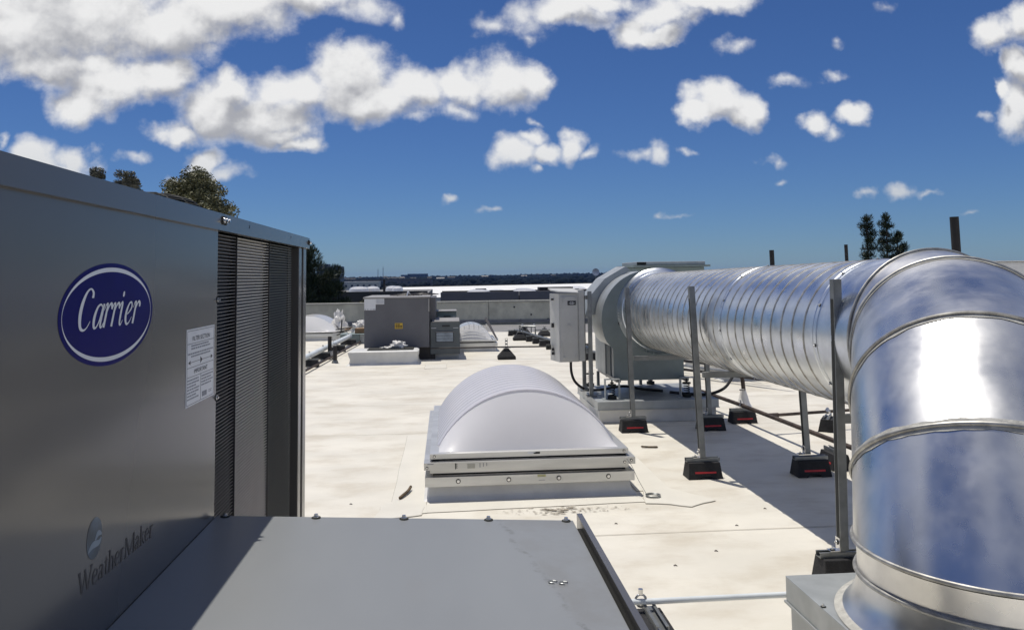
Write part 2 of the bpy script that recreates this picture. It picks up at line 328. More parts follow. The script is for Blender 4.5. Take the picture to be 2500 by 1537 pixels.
# welded laps between the membrane sheets: raised 3 mm edges
random.seed(3)
for i, y in enumerate([4.52, 7.62, 9.3, 12.2, 15.3]):
    mb = MB(); n = 40; top = []
    for k in range(n + 1):
        x = -3 + k * 17 / n; w = .0035 + .0015 * noise.noise((x * 2, y, 0)); yo = y + .012 * noise.noise((x * .8, y, 3))
        top.append((x, yo - w, .0035)); top.append((x, yo + w, .0042))
    mb.add(top, [(2 * k, 2 * k + 2, 2 * k + 3, 2 * k + 1) for k in range(n)])
    mb.build('membrane_lap', 'lap', roof, fix=False)

# parapet at the far edge of the roof, tilt-up concrete panels with joints
pw = thing('parapet_wall', (0, 26, 0), 'low stained concrete parapet wall closing the far edge of the white roof', 'wall')
xs = [-14, -5.9, 1.37, 8.6, 15.8, 26]
for a, c in zip(xs[:-1], xs[1:]):
    MB().box(a + .008, c - .008, 26, 26.2, -.5, .62).build('concrete_panel', 'concrete', pw, bevel=.01)
    MB().box(a + .004, c - .004, 25.97, 26.23, .622, .665).build('coping', 'coping', pw)
mb = MB()
mb.add([(-14, 25.96, .10), (26, 25.96, -.02), (26, 25.93, -.12), (-14, 25.93, .0)], [(0, 1, 2, 3)])
mb.build('base_flashing', 'grey_roof', pw, fix=False)
mb = MB()
for x in [-6.5, -4.5, -2.5, -.6, .9, 2.4, 3.9, 5.4]: mb.tube([(x, 25.95, .06 - x * .003), (x, 25.92, .06 - x * .003)], .02, 8)
mb.build('flashing_bolts', 'strut', pw)
mb = MB()
for k in range(3): mb.tube([(2.2 + k * .55, 25.99, [.45, .2, .05][k]), (2.2 + k * .55, 25.995, [.45, .2, .05][k])], .03, 8)
mb.build('wall_anchor', 'ink', pw)

# our own building under the roof
MB().box(-14, 26, -8, 26.18, -8.1, -.30).build('building_below', 'palewall', kind='structure')

# ground out to the horizon with the far hills
def hz(x, y):
    t = max(0, min(1, (y - 1500) / 1900)); t = t * t * (3 - 2 * t)
    r = 6.5 + x * .0028 + 5 * noise.noise((x * .0016, y * .0005, 1)) + 2 * noise.noise((x * .006, y * .004, 7))
    return -9 + t * (r + 1)
mb = MB(); nx, ny = 90, 60; X0, X1 = -6000, 7000
ysr = [-600 + 0 * i for i in range(1)] + [10 + (i / (ny - 1)) ** 2 * 4200 for i in range(ny)]
vs = [(X0 + (X1 - X0) * i / nx, y, hz(X0 + (X1 - X0) * i / nx, y)) for y in ysr for i in range(nx + 1)]
fs = [(j * (nx + 1) + i, j * (nx + 1) + i + 1, (j + 1) * (nx + 1) + i + 1, (j + 1) * (nx + 1) + i) for j in range(len(ysr) - 1) for i in range(nx)]
mb.add(vs, fs); g = mb.build('ground', 'haze_ground', kind='structure', smooth=True, ang=180)
MB().add([(-9000, -3000, -14), (9000, -3000, -14), (9000, 9000, -14), (-9000, 9000, -14)], [(0, 1, 2, 3)]).build('sea', mat('sea_water', (.02, .05, .09), .2), kind='structure')

# distant woods: thousands of small crowns as one mass
rng = np.random.default_rng(5)
ico_v = [(0, 0, 1), (.9, 0, .45), (.28, .85, .45), (-.72, .53, .45), (-.72, -.53, .45), (.28, -.85, .45), (.72, .53, -.35), (-.28, .85, -.35), (-.9, 0, -.35), (-.28, -.85, -.35), (.72, -.53, -.35)]
ico_f = [(0, 1, 2), (0, 2, 3), (0, 3, 4), (0, 4, 5), (0, 5, 1), (1, 6, 2), (2, 7, 3), (3, 8, 4), (4, 9, 5), (5, 10, 1), (2, 6, 7), (3, 7, 8), (4, 8, 9), (5, 9, 10), (1, 10, 6)]
def far_wood(name, n, yr, xr, sr, label, seed):
    rg = np.random.default_rng(seed); mb = MB()
    for _ in range(n):
        y = yr[0] + (yr[1] - yr[0]) * rg.random() ** .8; x = y * (xr[0] + (xr[1] - xr[0]) * rg.random())
        s = sr[0] + (sr[1] - sr[0]) * rg.random() ** 1.6
        if noise.noise((x * .004, y * .004, seed)) < -.25: s *= .45
        z = hz(x, y); a = rg.random() * 6.28; ca, sa = math.cos(a), math.sin(a); w = s * (1 + rg.random() * .9); hh = s * (.7 + .6 * rg.random())
        vs = [(x + (vx * ca - vy * sa) * w * (.8 + .4 * rg.random()), y + (vx * sa + vy * ca) * w, z + hh * .5 + vz * hh * (.8 + .4 * rg.random())) for vx, vy, vz in ico_v]
        mb.add(vs, ico_f)
    return mb.build(name, 'wood_far', kind='stuff', label=label, fix=False, smooth=True, ang=180)
far_wood('distant_wood', 16000, (1500, 3450), (-.33, .62), (2.4, 6), 'dark blue wooded hills along the whole horizon', 1)
far_wood('valley_trees', 1500, (700, 1500), (-.25, .55), (2.0, 4.4), 'scattered dark trees on the flat land below the hills', 2)

# houses on the hillside
def house(x, y, w, d, h, wall, roofm, name='hillside_house', label=None, group=None, pitched=True, cat='house', z=None):
    z = hz(x, y) if z is None else z
    t = thing(name, (x, y, z), label, cat, group)
    MB().box(x - w / 2, x + w / 2, y, y + d, z - 2, z + h).build('wall', wall, t)
    if pitched:
        MB().prism([(y - .4, z + h), (y + d + .4, z + h), (y + d / 2, z + h + d * .22)], 'x', x - w / 2 - .4, x + w / 2 + .4).build('roof', roofm, t)
    else: MB().box(x - w / 2 - .2, x + w / 2 + .2, y - .2, y + d + .2, z + h, z + h + .4).build('roof', roofm, t)
    n = max(2, min(14, int(w / 5)))
    for k in range(n): MB().box(x - w / 2 + (k + .25) * w / n, x - w / 2 + (k + .6) * w / n, y - .06, y - .01, z + h * .4, z + h * .7).build('window', 'blueglass', t)
    return t
rg = random.Random(11)
for k in range(30):
    y = rg.uniform(1700, 3000); x = y * rg.uniform(-.16, .30)
    house(x, y, rg.uniform(9, 18), rg.uniform(8, 12), rg.uniform(5, 8) + 1.5, 'hillwall', 'darkroof' if k % 4 else 'hillwall', label='tiny pale house scattered among the dark trees of the far hills', group='houses on the far hillside', cat='house')
# low sheds and stores on the flat land, each told apart by place
SH = [(-118, 640, 42, 18, 8, 'palewall', 'whiteroof', 'long cream shed nearest the blue tower block, among dark trees'),
      (-88, 700, 60, 20, 7, 'palewall', 'whiteroof', 'second long cream shed right of the pine tree, low on the plain'),
      (-72, 980, 110, 30, 8, 'screenwall', 'darkroof', 'wide grey office block at the foot of the dark hills'),
      (-20, 520, 16, 9, 4, 'palewall', 'whiteroof', 'small bright white hut on the plain above the grey rooftop unit'),
      (-8, 610, 18, 9, 3, 'whiteroof', 'whiteroof', 'low white canopy right of the bright white hut'),
      (35, 330, 14, 8, 4, 'palewall', 'whiteroof', 'white flat box building just behind the long white roof, left one'),
      (55, 340, 16, 8, 4, 'palewall', 'whiteroof', 'cream box building just behind the long white roof, middle one'),
      (68, 260, 8, 6, 5, 'palewall', 'whiteroof', 'small pale building between trees at the right end of the white roof')]
for x, y, w, d, h, a, c, l in SH: house(x, y, w, d, h, a, c, 'distant_shed', l, pitched=False, cat='building')

# blue tower block behind the pine
t = thing('tower_block', (-57, 400, -9), 'dark blue tower block rising behind the pine tree', 'building')
MB().box(-63.5, -52, 400, 416, -9, 7.4).build('tower_wall', 'towerwall', t)
MB().box(-64.5, -58, 401, 410, 7.4, 8.6).build('roof_plant', 'towerwall', t)
for k in range(6):
    for j in range(7): MB().box(-63 + j * 1.55, -61.8 + j * 1.55, 399.9, 399.98, -8 + k * 2.5, -6.6 + k * 2.5).build('window', 'blueglass', t)
# masts
for x, y, h, l in ((-243, 2900, 38, 'shorter of the two thin masts on the far hill'), (-225, 2900, 46, 'taller of the two thin masts on the far hill')):
    t = thing('radio_mast', (x, y, hz(x, y)), l, 'mast')
    z = hz(x, y); MB().tube([(x, y, z), (x, y, z + h)], [1.4, .5], 8).build('mast_pole', 'screenwall', t)
    MB().tube([(x, y, z + h * .8), (x, y, z + h * .84)], 1.6, 8).build('antenna_ring', 'screenwall', t)
# flat dark hilltop blocks
for x, w, h, l in ((-150, 35, 24, 'left dark flat block on the hill skyline'), (-105, 75, 27, 'right wider dark flat block on the hill skyline')):
    house(x, 3000, w, 20, h - 10, 'towerwall', 'darkroof', 'skyline_block', l, pitched=False, cat='building')

# neighbouring white roofed warehouse
t = thing('white_roof_warehouse', (8, 80, -8), 'long warehouse with a bright white flat roof beyond the parapet', 'building')
MB().add([(-5.2, 82, -.6), (33, 82, -.6), (30, 140, .02), (-8.6, 118, .02)], [(0, 1, 2, 3)]).build('roof_deck', 'whiteroof', t)
MB().hexa([(-5.4, 82.05, -8), (33, 82.05, -8), (30, 140, -8), (-8.8, 118, -8), (-5.4, 82.05, -.62), (33, 82.05, -.62), (30, 140, -.02), (-8.8, 118, -.02)]).build('wall', 'palewall', t)
MB().bar((-8.7, 118, .05), (30, 140, .05), .3, .16).build('far_edge_trim', 'darkroof', t)
MB().bar((-5.3, 82, -.45), (-8.7, 118, .1), .25, .3).build('side_edge_trim', 'darkroof', t)
for k in range(5):
    x, y = [(0.5, 91), (6.0, 96), (9.5, 99), (17, 104), (23, 108)][k]
    vs = []
    d = MB(); d.loft([[(x + 1.3 * rr * math.cos(a * .524), y + 2.2 * rr * math.sin(a * .524), (y - 82) * .0125 - .58 + zz) for a in range(12)] for rr, zz in ((1, 0), (.8, .18), (.4, .3), (.02, .33))])
    d.build('roof_skylight', 'dome2', t, smooth=True)
# grey building with parapet screen, just beyond ours
t = thing('grey_screen_building', (5, 45, -8), 'grey walled building right behind the concrete parapet', 'building')
for a, c in zip([-.33, 4.1, 8.6, 13.1], [4.1, 8.6, 13.1, 18]):
    MB().box(a + .02, c - .02, 45, 45.3, -8, .60).build('wall_panel', 'screenwall', t)
MB().hexa([(-.3, 45.3, -8), (18, 45.3, -8), (18, 58, -8), (-.3, 58, -8), (-.3, 45.3, .35), (18, 45.3, .35), (18, 58, .35), (-.3, 58, .35)]).build('roof_deck', 'darkroof', t)
MB().box(-.3, 18, 57.6, 58, .36, .45).build('rear_parapet', 'darkroof', t)
for x0, x1, y, h, l in ((2.05, 2.75, 55, .62, None), (4.9, 5.6, 55, .55, None), (6.3, 8.6, 54, .68, None)):
    MB().box(x0, x1, y, y + 1.2, .36, h).build('roof_box', 'blackmetal', t)
for x in (1.9, 4.6, 9.6, 10.5):
    d = MB(); d.loft([[(x + .75 * rr * math.cos(a * .524), 47 + .9 * rr * math.sin(a * .524), .36 + zz) for a in range(12)] for rr, zz in ((1, 0), (.95, .2), (.7, .30), (.3, .35), (.02, .36))])
    d.build('roof_skylight', 'dome2', t, smooth=True)
# brown building on the left
t = thing('brown_building', (-8, 52, -8), 'dark brown flat roofed building behind the left parapet and pine', 'building')
MB().box(-16, -1.2, 52, 52.3, -8, .58).build('wall', 'darkroof', t)
MB().box(-16, -1.2, 52.3, 72, -8, .40).build('roof_deck', 'grey_roof', t)
for x, y, w in ((-6.4, 60, 1.3), (-5.5, 61, .9), (-4.1, 62, .9), (-3.6, 60, .7)):
    d = MB(); d.loft([[(x + w * .6 * rr * math.cos(a * .524), y + .9 * rr * math.sin(a * .524), .41 + zz) for a in range(12)] for rr, zz in ((1, 0), (.95, .25), (.7, .38), (.3, .42), (.02, .43))])
    d.build('roof_skylight', 'dome2', t, smooth=True)
MB().box(-4.35, -4.2, 56, 56.15, .4, 1.35).build('vent_stack', 'blackmetal', t)
# tiny dish on the right skyline
t = thing('satellite_dish', (11.3, 60, .35), 'tiny white satellite dish before the hills, left of the duct', 'dish')
d = MB(); d.tube([(11.3, 60, .36), (11.3, 60, 1.5)], .03, 6); d.build('dish_pole', 'strut', t)
d = MB(); d.loft([[(11.3 + .28 * rr * math.cos(a * .524), 59.9 + q, 1.68 + .28 * rr * math.sin(a * .524)) for a in range(12)] for rr, q in ((1, 0), (.6, .08), (.05, .11))]); d.build('dish_bowl', 'white', t, smooth=True)

# ---------------------------------------------------------------- trees
def leaves(blobs, n, size, seed, flat=1.0, needle=False):
    rg = np.random.default_rng(seed); mb = MB(); vol = np.array([b[3] ** 2 for b in blobs]); vol /= vol.sum()
    for i in rg.choice(len(blobs), n, p=vol):
        cx, cy, cz, r = blobs[i]; d = rg.normal(size=3); d /= np.linalg.norm(d); rr = r * (1 - .75 * rg.random() ** 2.2)
        x, y, z = cx + d[0] * rr, cy + d[1] * rr, cz + d[2] * rr * flat
        s = size * (.6 + .8 * rg.random())
        a = rg.normal(size=3); a /= np.linalg.norm(a); c = rg.normal(size=3)
        if needle: a = d * .7 + np.array([0, 0, .6]) + a * .35; a /= np.linalg.norm(a)
        c = np.cross(a, c); c /= np.linalg.norm(c); w = .12 if needle else .36
        p = np.array([x, y, z])
        mb.add([p - a * s, p + c * s * w, p + a * s, p - c * s * w], [(0, 1, 2, 3)])
    return mb
def blobs_for(x, y, z0, z1, rx, n, seed, top=.5, br=(.18, .34)):
    rg = random.Random(seed); out = []
    if top < 0:
        for _ in range(n):
            d = Vector((rg.gauss(0, 1), rg.gauss(0, 1), rg.gauss(0, 1))).normalized() * rg.uniform(.45, 1); hh = (z1 - z0) / 2
            out.append((x + d.x * rx, y + d.y * rx, z0 + hh + d.z * hh * rg.uniform(.85, 1.05), rx * rg.uniform(*br)))
        return out
    for _ in range(n):
        t = rg.random(); z = z0 + (z1 - z0) * t; w = rx * (1 - top * t ** 2) * (.35 + .65 * min(1, t * 4)); a = rg.uniform(0, 6.28); q = rg.random() ** .5 * w
        out.append((x + q * math.cos(a), y + q * math.sin(a), z, rx * rg.uniform(*br)))
    return out
def tree(name, label, x, y, base, z0, z1, rx, nb, nl, size, m, seed, needle=False, top=.5, br=(.18, .34)):
    t = thing(name, (x, y, base), label, 'tree')
    bl = blobs_for(x, y, z0, z1 - rx * .2, rx, nb, seed, top, br)
    leaves(bl, nl, size, seed, .9, needle).build('crown', m, t, fix=False)
    mb = MB(); zt = z1 - rx * .4
    mb.tube([(x, y, base), (x + .1, y, (base + zt) / 2), (x, y, zt)], [.04 * (z1 - base) ** .8, .025 * (z1 - base) ** .8, .02], 8)
    mb.build('trunk', 'bark', t, smooth=True)
    lm = MB()
    for b_ in bl[::2]:
        zb = base + (b_[2] - base) * .8; lm.tube([(x, y, min(zb, zt)), ((x + b_[0]) / 2, (y + b_[1]) / 2, (min(zb, zt) + b_[2]) / 2 + .05), b_[:3]], [.05, .035, .015], 5)
    lm.build('limbs', 'bark', t, kind='stuff')
    return t
tree('eucalyptus_tree', 'round eucalyptus crown behind the fan guard of the near grey unit', -5.55, 18, -8, 1.9, 3.98, .88, 110, 36000, .036, 'euc', 21, br=(.16, .34), top=-1)
tree('eucalyptus_tree', 'middle small eucalyptus top over the near grey unit', -9.28, 24, -8, 3.0, 4.86, .50, 70, 18000, .036, 'euc2', 22, br=(.2, .4), top=-1)
tree('eucalyptus_tree', 'leftmost and smallest tree top over the near grey unit', -11.86, 28, -8, 3.8, 5.48, .42, 60, 14000, .036, 'euc2', 23, br=(.2, .45), top=-1)
tree('pine_tree', 'tall dark pine beside the right corner of the near grey unit', -6.0, 34, -8, -3.5, 3.1, 1.35, 90, 40000, .10, 'pine', 24, True, .78, (.2, .38))
tree('pine_tree', 'lower broad dark pine right of the tall one, above the parapet', -5.05, 34.6, -8, -3.5, 1.9, 1.05, 60, 30000, .09, 'pine', 34, True, .55, (.2, .4))
tree('garden_tree', 'olive green bushy tree between the parapet and the brown building', -3.75, 38, -8, -3, .85, .75, 30, 8000, .06, 'bush', 25)
tree('garden_tree', 'small olive shrub top just above the parapet next to the far unit', -2.8, 37, -8, -3, .42, .8, 24, 5000, .06, 'bush', 35)
def scraggy_pine(label, x, y, z0, z1, rx, seed):
    t = thing('young_pine', (x, y, -8), label, 'tree'); rg = random.Random(seed); bl = []; lm = MB(); n = 30
    for k in range(n):
        q = (k // 4 * 4 + rg.random()) / n; z = z0 + (z1 - z0) * q; w = rx * (1 - q) ** .8 + .08; a = rg.uniform(0, 6.28); L = w * rg.uniform(.45, 1)
        e = (x + L * math.cos(a), y + L * math.sin(a), z + L * .35)
        lm.tube([(x, y, z), e], [.025, .01], 5); bl.append((*e, .11 + .08 * rg.random())); bl.append((x + (e[0] - x) * .6, y + (e[1] - y) * .6, z + L * .25, .09))
    bl.append((x, y, z1, .13)); bl.append((x, y, z1 - .2, .15))
    leaves(bl, 4200, .075, seed, 1.0, True).build('crown', 'pine', t, fix=False)
    lm.build('limbs', 'bark', t, kind='stuff'); MB().tube([(x, y, -8), (x, y, z1)], [.12, .02], 8).build('trunk', 'bark', t)
scraggy_pine('thin young pine left of the pair above the duct', 16.45, 30, 1.4, 3.55, .46, 41)
scraggy_pine('taller bushy young pine right of the thin one above the duct', 17.25, 30, 1.2, 3.62, .55, 42)
scraggy_pine('lower dense young pine at the right of the three above the duct', 17.95, 30.5, 1.0, 2.95, .62, 43)
leafy = [(26, 205, 3.5, 'dark green tree at the right end of the white warehouse roof'), (33, 230, 4.0, 'dark round tree clump behind the satellite dish')]
for k, (x, y, r_, l) in enumerate(leafy):
    tree('roadside_tree', l, x + 12, y - 60, -8, -5, .9 + .5 * k, r_ * .5, 20, 2500, .28, 'bush', 50 + k)

# ================================================================ NEAR GREY ROOFTOP UNIT
FX = -.6; YN, YF, YJ = .30, 3.509, 2.168; ZT = 1.625; ZL = 1.586; ZB = .36
u = thing('rooftop_unit', (-1.2, 1.9, 0), 'big near grey rooftop air conditioner with blue oval sign, filling the left side', 'air conditioner')
MB().box(-1.9, FX, YN, YJ, ZB, ZL - .002).build('side_panel', 'paint', u, bevel=.002)
MB().box(-1.9, FX - .06, YJ + .002, YF - .01, ZB, ZL - .002).build('condenser_body', 'coil_dark', u)
MB().box(-1.9, FX - .02, YN, YF, .0, ZB - .002).build('curb', 'galvmatte', u)
# roof pan with turned-down lip
b = MB(); b.box(-1.92, FX + .012, YN - .01, YF + .012, ZT - .004, ZT); b.box(FX + .009, FX + .012, YN - .01, YF + .012, ZL - .006, ZT - .004)
b.box(-1.92, FX + .009, YF + .009, YF + .012, ZL - .006, ZT - .004); b.box(FX - .012, FX + .009, YN, YF, ZL - .006, ZL - .003)
b.build('top_pan', 'paint', u)
for y in (2.455, 3.1): 
    MB().box(FX + .0121, FX + .0128, y - .0015, y + .0015, 1.603, 1.613).build('lip_slot', 'ink', u)
# hose-clamp like bolts at the corner of the lip
for y in (2.165, 2.19): screw(u, (FX + .012, y, 1.607), (1, 0, 0), .0075, .008, name='lip_bolt')
screw(u, (FX + .012, 3.50, 1.605), (1, .5, 0), .007, .007, name='lip_bolt')
screw(u, (FX - .001, 2.166, 1.398), (1, 0, 0), .006, .005); screw(u, (FX - .001, 2.166, 1.145), (1, 0, 0), .006, .005)
# coil compartment: coil behind fine louvres, reflections painted as three columns of tone
for y0, y1, m, nm in ((2.172, 2.413, 'coil_dark', 'coil_reflection_column'), (2.413, 2.85, 'coil_reflection_pale', 'coil_reflection_column'), (2.85, 3.262, 'coil_green', 'coil_reflection_column')):
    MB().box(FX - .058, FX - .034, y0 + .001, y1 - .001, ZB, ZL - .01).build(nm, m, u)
    b = MB(); z = ZB + .01
    while z < ZL - .012:
        b.add([(FX - .031, y0 + .001, z), (FX - .031, y1 - .001, z), (FX - .016, y1 - .001, z + .0042), (FX - .016, y0 + .001, z + .0042)], [(0, 1, 2, 3)])
        b.add([(FX - .016, y0 + .001, z + .0042), (FX - .016, y1 - .001, z + .0042), (FX - .016, y1 - .001, z + .0022), (FX - .016, y0 + .001, z + .0022)], [(0, 1, 2, 3)])
        z += .0096
    fm = {'coil_dark': (.17, .16, .155), 'coil_reflection_pale': (.66, .63, .58), 'coil_green': (.14, .145, .13)}[m]  # fins carry the same painted reflection tones, column by column
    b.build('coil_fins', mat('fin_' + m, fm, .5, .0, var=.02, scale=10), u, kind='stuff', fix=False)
for y in (2.174, 2.411, 2.848): MB().box(FX - .033, FX - .012, y - .0025, y + .0025, ZB, ZL - .01).build('coil_header', 'coil_dark', u)
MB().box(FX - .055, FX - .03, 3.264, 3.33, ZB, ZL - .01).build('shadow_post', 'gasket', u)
for z in (1.247, 1.2, 1.0, .95, .8, .666, .62):
    MB().tube([(FX - .031, 3.275, z), (FX - .028, 3.275, z)], .0035, 8).build('rivet', 'zinc', u)
b = MB(); b.box(FX - .05, FX, 3.34, 3.40, ZB, ZL - .007); b.box(FX - .05, FX - .012, 3.402, 3.44, ZB, ZL - .007); b.box(FX - .05, FX, 3.442, YF, ZB, ZL - .007)
b.build('corner_post', 'paint', u, bevel=.003)
# condenser fan guard on the roof pan
b = MB(); fc = (-1.15, 3.0)
for r_, z in ((.26, 1.634), (.26, 1.655), (.258, 1.68), (.255, 1.705), (.245, 1.722), (.23, 1.735), (.21, 1.744), (.185, 1.751), (.16, 1.756), (.13, 1.760), (.10, 1.763), (.06, 1.764)):
    b.tube([(fc[0] + r_ * math.cos(a), fc[1] + r_ * math.sin(a), z) for a in [k * math.pi / 24 for k in range(48)]], .0035, 6, closed=True)
for k in range(20):
    a = k * math.pi / 10; b.tube([(fc[0] + r_ * math.cos(a), fc[1] + r_ * math.sin(a), z) for r_, z in ((.05, 1.768), (.16, 1.760), (.22, 1.742), (.25, 1.718), (.262, 1.68), (.264, 1.626))], .0035, 6)
b.build('fan_guard', 'gasket', u, smooth=True)
b = MB(); b.tube([(fc[0], fc[1], 1.627), (fc[0], fc[1], 1.655)], .05, 16)
for k in range(4):
    a = k * math.pi / 2 + .3; b.bar((fc[0] + .04 * math.cos(a), fc[1] + .04 * math.sin(a), 1.63), (fc[0] + .24 * math.cos(a), fc[1] + .24 * math.sin(a), 1.64), .11, .003)
b.build('fan', 'gasket', u)

# ---- print on the panel: plane x = FX, u runs to the right (+y), v is z
def spline(pts, n=8):
    """Catmull-Rom through (u, v, w)"""
    out = []; P = [pts[0]] + list(pts) + [pts[-1]]
    for i in range(1, len(P) - 2):
        p0, p1, p2, p3 = P[i - 1:i + 3]
        for k in range(n):
            t = k / n; out.append(tuple(.5 * ((2 * b) + (-a + c) * t + (2 * a - 5 * b + 4 * c - d) * t * t + (-a + 3 * b - 3 * c + d) * t ** 3) for a, b, c, d in zip(p0, p1, p2, p3)))
    out.append(tuple(pts[-1])); return out
def strokes(glyph, mb, place):
    for st in glyph:
        p = spline(st) if len(st) > 2 else list(st)
        L = []; Rr = []
        for i, (x, y, w) in enumerate(p):
            a = p[max(i - 1, 0)]; c = p[min(i + 1, len(p) - 1)]; dx, dy = c[0] - a[0], c[1] - a[1]; l = math.hypot(dx, dy) or 1
            L.append((x - dy / l * w / 2, y + dx / l * w / 2)); Rr.append((x + dy / l * w / 2, y - dx / l * w / 2))
        n = len(p); off = place.k; place.k = (place.k + 1) % 7
        vs = [place(q, off) for q in L + Rr]
        mb.add(vs, [(i, i + 1, n + i + 1, n + i) for i in range(n - 1)])
class Place:
    """maps glyph units onto the panel"""
    def __init__(s, y0, z0, sx, sy, slant=0, x=FX + .0008, zs=0): s.a = (y0, z0, sx, sy, slant, x, zs); s.k = 0; s.adv = 0
    def __call__(s, q, off=0):
        y0, z0, sx, sy, sl_, x, zs = s.a; uu = s.adv + q[0] + sl_ * q[1]
        return (x + off * .00004, y0 + uu * sx, z0 + q[1] * sy + uu * sx * zs)
SCR = {
 'C': (1.25, [[(1.02, 1.28, .17), (1.02, 1.5, .14), (.80, 1.66, .07), (.52, 1.5, .13), (.28, 1.05, .21), (.20, .55, .22), (.30, .12, .16), (.55, -.02, .09), (.80, .08, .06), (1.0, .32, .03)]]),
 'a': (1.02, [[(.80, .86, .08), (.62, .98, .08), (.38, .85, .13), (.20, .45, .19), (.22, .08, .15), (.40, .02, .08), (.62, .30, .08), (.82, .90, .10)], [(.90, 1.0, .14), (.78, .5, .16), (.72, .12, .14), (.82, .0, .08), (.98, .2, .03)]]),
 'r': (.74, [[(.05, .72, .03), (.18, .95, .07), (.30, .95, .12), (.22, .5, .16), (.12, -.02, .17)], [(.20, .45, .05), (.40, .85, .08), (.58, .99, .12), (.68, .86, .17), (.66, .74, .10)]]),
 'i': (.60, [[(.05, .72, .03), (.18, .95, .07), (.30, .97, .14), (.22, .5, .16), (.18, .1, .14), (.28, .0, .08), (.44, .2, .03)], [(.31, 1.26, .10), (.33, 1.36, .17), (.35, 1.5, .10)]]),
 'e': (.88, [[(.18, .42, .05), (.45, .52, .07), (.68, .75, .11), (.62, .97, .09), (.42, .92, .10), (.22, .6, .17), (.17, .25, .18), (.30, .0, .12), (.52, .05, .07), (.74, .3, .03)]]),
}
lg = MB(); cy, cz = 1.499, 1.392; A_, B_ = .2005, .0905
lg.tube([(FX + .0003, cy, cz), (FX + .0006, cy, cz)], 1, 3) if 0 else None
ell = lambda a, bb, x, dz=0: [(x, cy + a * math.cos(t), cz + dz + bb * math.sin(t)) for t in [k * math.pi / 48 for k in range(96)]]
lg.add(ell(A_, B_, FX + .0004) , [tuple(range(96))])
logo = lg.build('oval_sign', 'blue', u, label='dark blue oval sticker with white script lettering', fix=False)
b = MB(); o1, o2 = ell(A_ * .945, B_ * .915, FX + .0008), ell(A_ * .938, B_ * .83, FX + .0008)
b.add(o1 + o2, [(k, (k + 1) % 96, 96 + (k + 1) % 96, 96 + k) for k in range(96)])
b.build('oval_ring', 'white', logo, fix=False)
b = MB(); pl = Place(1.358, 1.3705, .0500, .0405, .17, FX + .001)
for ch in 'Carrier':
    adv, gl = SCR[ch]; strokes(gl, b, pl); pl.adv += adv * .88
b.build('lettering', 'white', logo, fix=False)
# faded lettering: condensed roman capitals and lower case with serifs
t_, h_ = .08, .17
ROM = {
 'W': (1.75, [[(.12, 1.5, h_), (.52, 0, h_)], [(.52, 0, t_), (.86, 1.5, t_)], [(.78, 1.5, h_), (1.18, 0, h_)], [(1.18, 0, t_), (1.58, 1.5, t_)], [(0, 1.5, t_), (.3, 1.5, t_)], [(1.4, 1.5, t_), (1.7, 1.5, t_)]]),
 'M': (1.65, [[(.18, 0, t_), (.18, 1.5, t_)], [(.2, 1.5, h_), (.78, 0, h_)], [(.78, 0, t_), (1.36, 1.5, t_)], [(1.4, 1.5, h_), (1.4, 0, h_)], [(.0, 0, t_), (.36, 0, t_)], [(1.22, 0, t_), (1.58, 0, t_)]]),
 'e': (.78, [[(.1, .52, t_), (.62, .52, t_)], [(.62, .52, .1), (.58, .86, .1), (.36, .98, t_), (.14, .8, .14), (.08, .45, .17), (.18, .1, .14), (.42, .0, t_), (.66, .18, .05)]]),
 'a': (.80, [[(.12, .78, .12), (.3, .98, t_), (.5, .9, .12), (.54, .6, h_), (.54, .12, h_), (.72, .0, .06)], [(.54, .58, t_), (.26, .46, .1), (.08, .24, .14), (.2, .02, .12), (.4, .06, t_), (.54, .2, t_)]]),
 't': (.55, [[(.24, 1.3, .06), (.24, .2, h_), (.34, .02, .1), (.5, .08, .05)], [(.04, .96, t_), (.46, .96, t_)]]),
 'h': (.92, [[(.18, 0, h_), (.18, 1.55, h_)], [(.18, .72, t_), (.42, .96, .1), (.62, .86, .14), (.66, .5, h_), (.66, 0, h_)], [(.02, 0, t_), (.34, 0, t_)], [(.5, 0, t_), (.84, 0, t_)], [(.04, 1.52, t_), (.2, 1.52, t_)]]),
 'r': (.65, [[(.18, 0, h_), (.18, .96, h_)], [(.18, .6, t_), (.36, .92, .1), (.54, .88, .14)], [(.02, 0, t_), (.38, 0, t_)], [(.04, .94, t_), (.2, .94, t_)]]),
 'k': (.88, [[(.18, 0, h_), (.18, 1.55, h_)], [(.2, .42, t_), (.6, .94, t_)], [(.34, .56, .13), (.72, 0, .14)], [(.02, 0, t_), (.34, 0, t_)], [(.6, 0, t_), (.86, 0, t_)], [(.46, .95, t_), (.72, .95, t_)]]),
}
b = MB(); pl = Place(1.392, .9395, .0315, .0235, .03, FX + .0006, -.02)
for ch in 'WeatherMaker':
    adv, gl = ROM[ch]; strokes(gl, b, pl); pl.adv += adv * .97
b.build('faded_lettering', 'greyink', u, fix=False)
# drop emblem above it
b = MB(); dc = (1.451, 1.015)
b.add([(FX + .0005, dc[0] + .030 * math.cos(t), dc[1] + .034 * math.sin(t)) for t in [k * math.pi / 20 for k in range(40)]], [tuple(range(40))])
em = b.build('drop_emblem', mat('emblem_blue', (.07, .12, .17), .3, var=.3, scale=14), u, fix=False)
b = MB(); pe = Place(0, 0, 1, 1, 0, FX + .0008)
strokes([[(dc[0] + .002, dc[1] - .004, .004), (dc[0] + .014, dc[1] + .004, .010), (dc[0] + .028, dc[1] - .001, .003)], [(dc[0] - .026, dc[1] - .018, .003), (dc[0] - .008, dc[1] - .010, .011), (dc[0] + .016, dc[1] - .012, .009), (dc[0] + .026, dc[1] - .006, .003)]], b, pe)
b.build('emblem_swoosh', mat('emblem_pale', (.22, .28, .33), .3), em, fix=False)

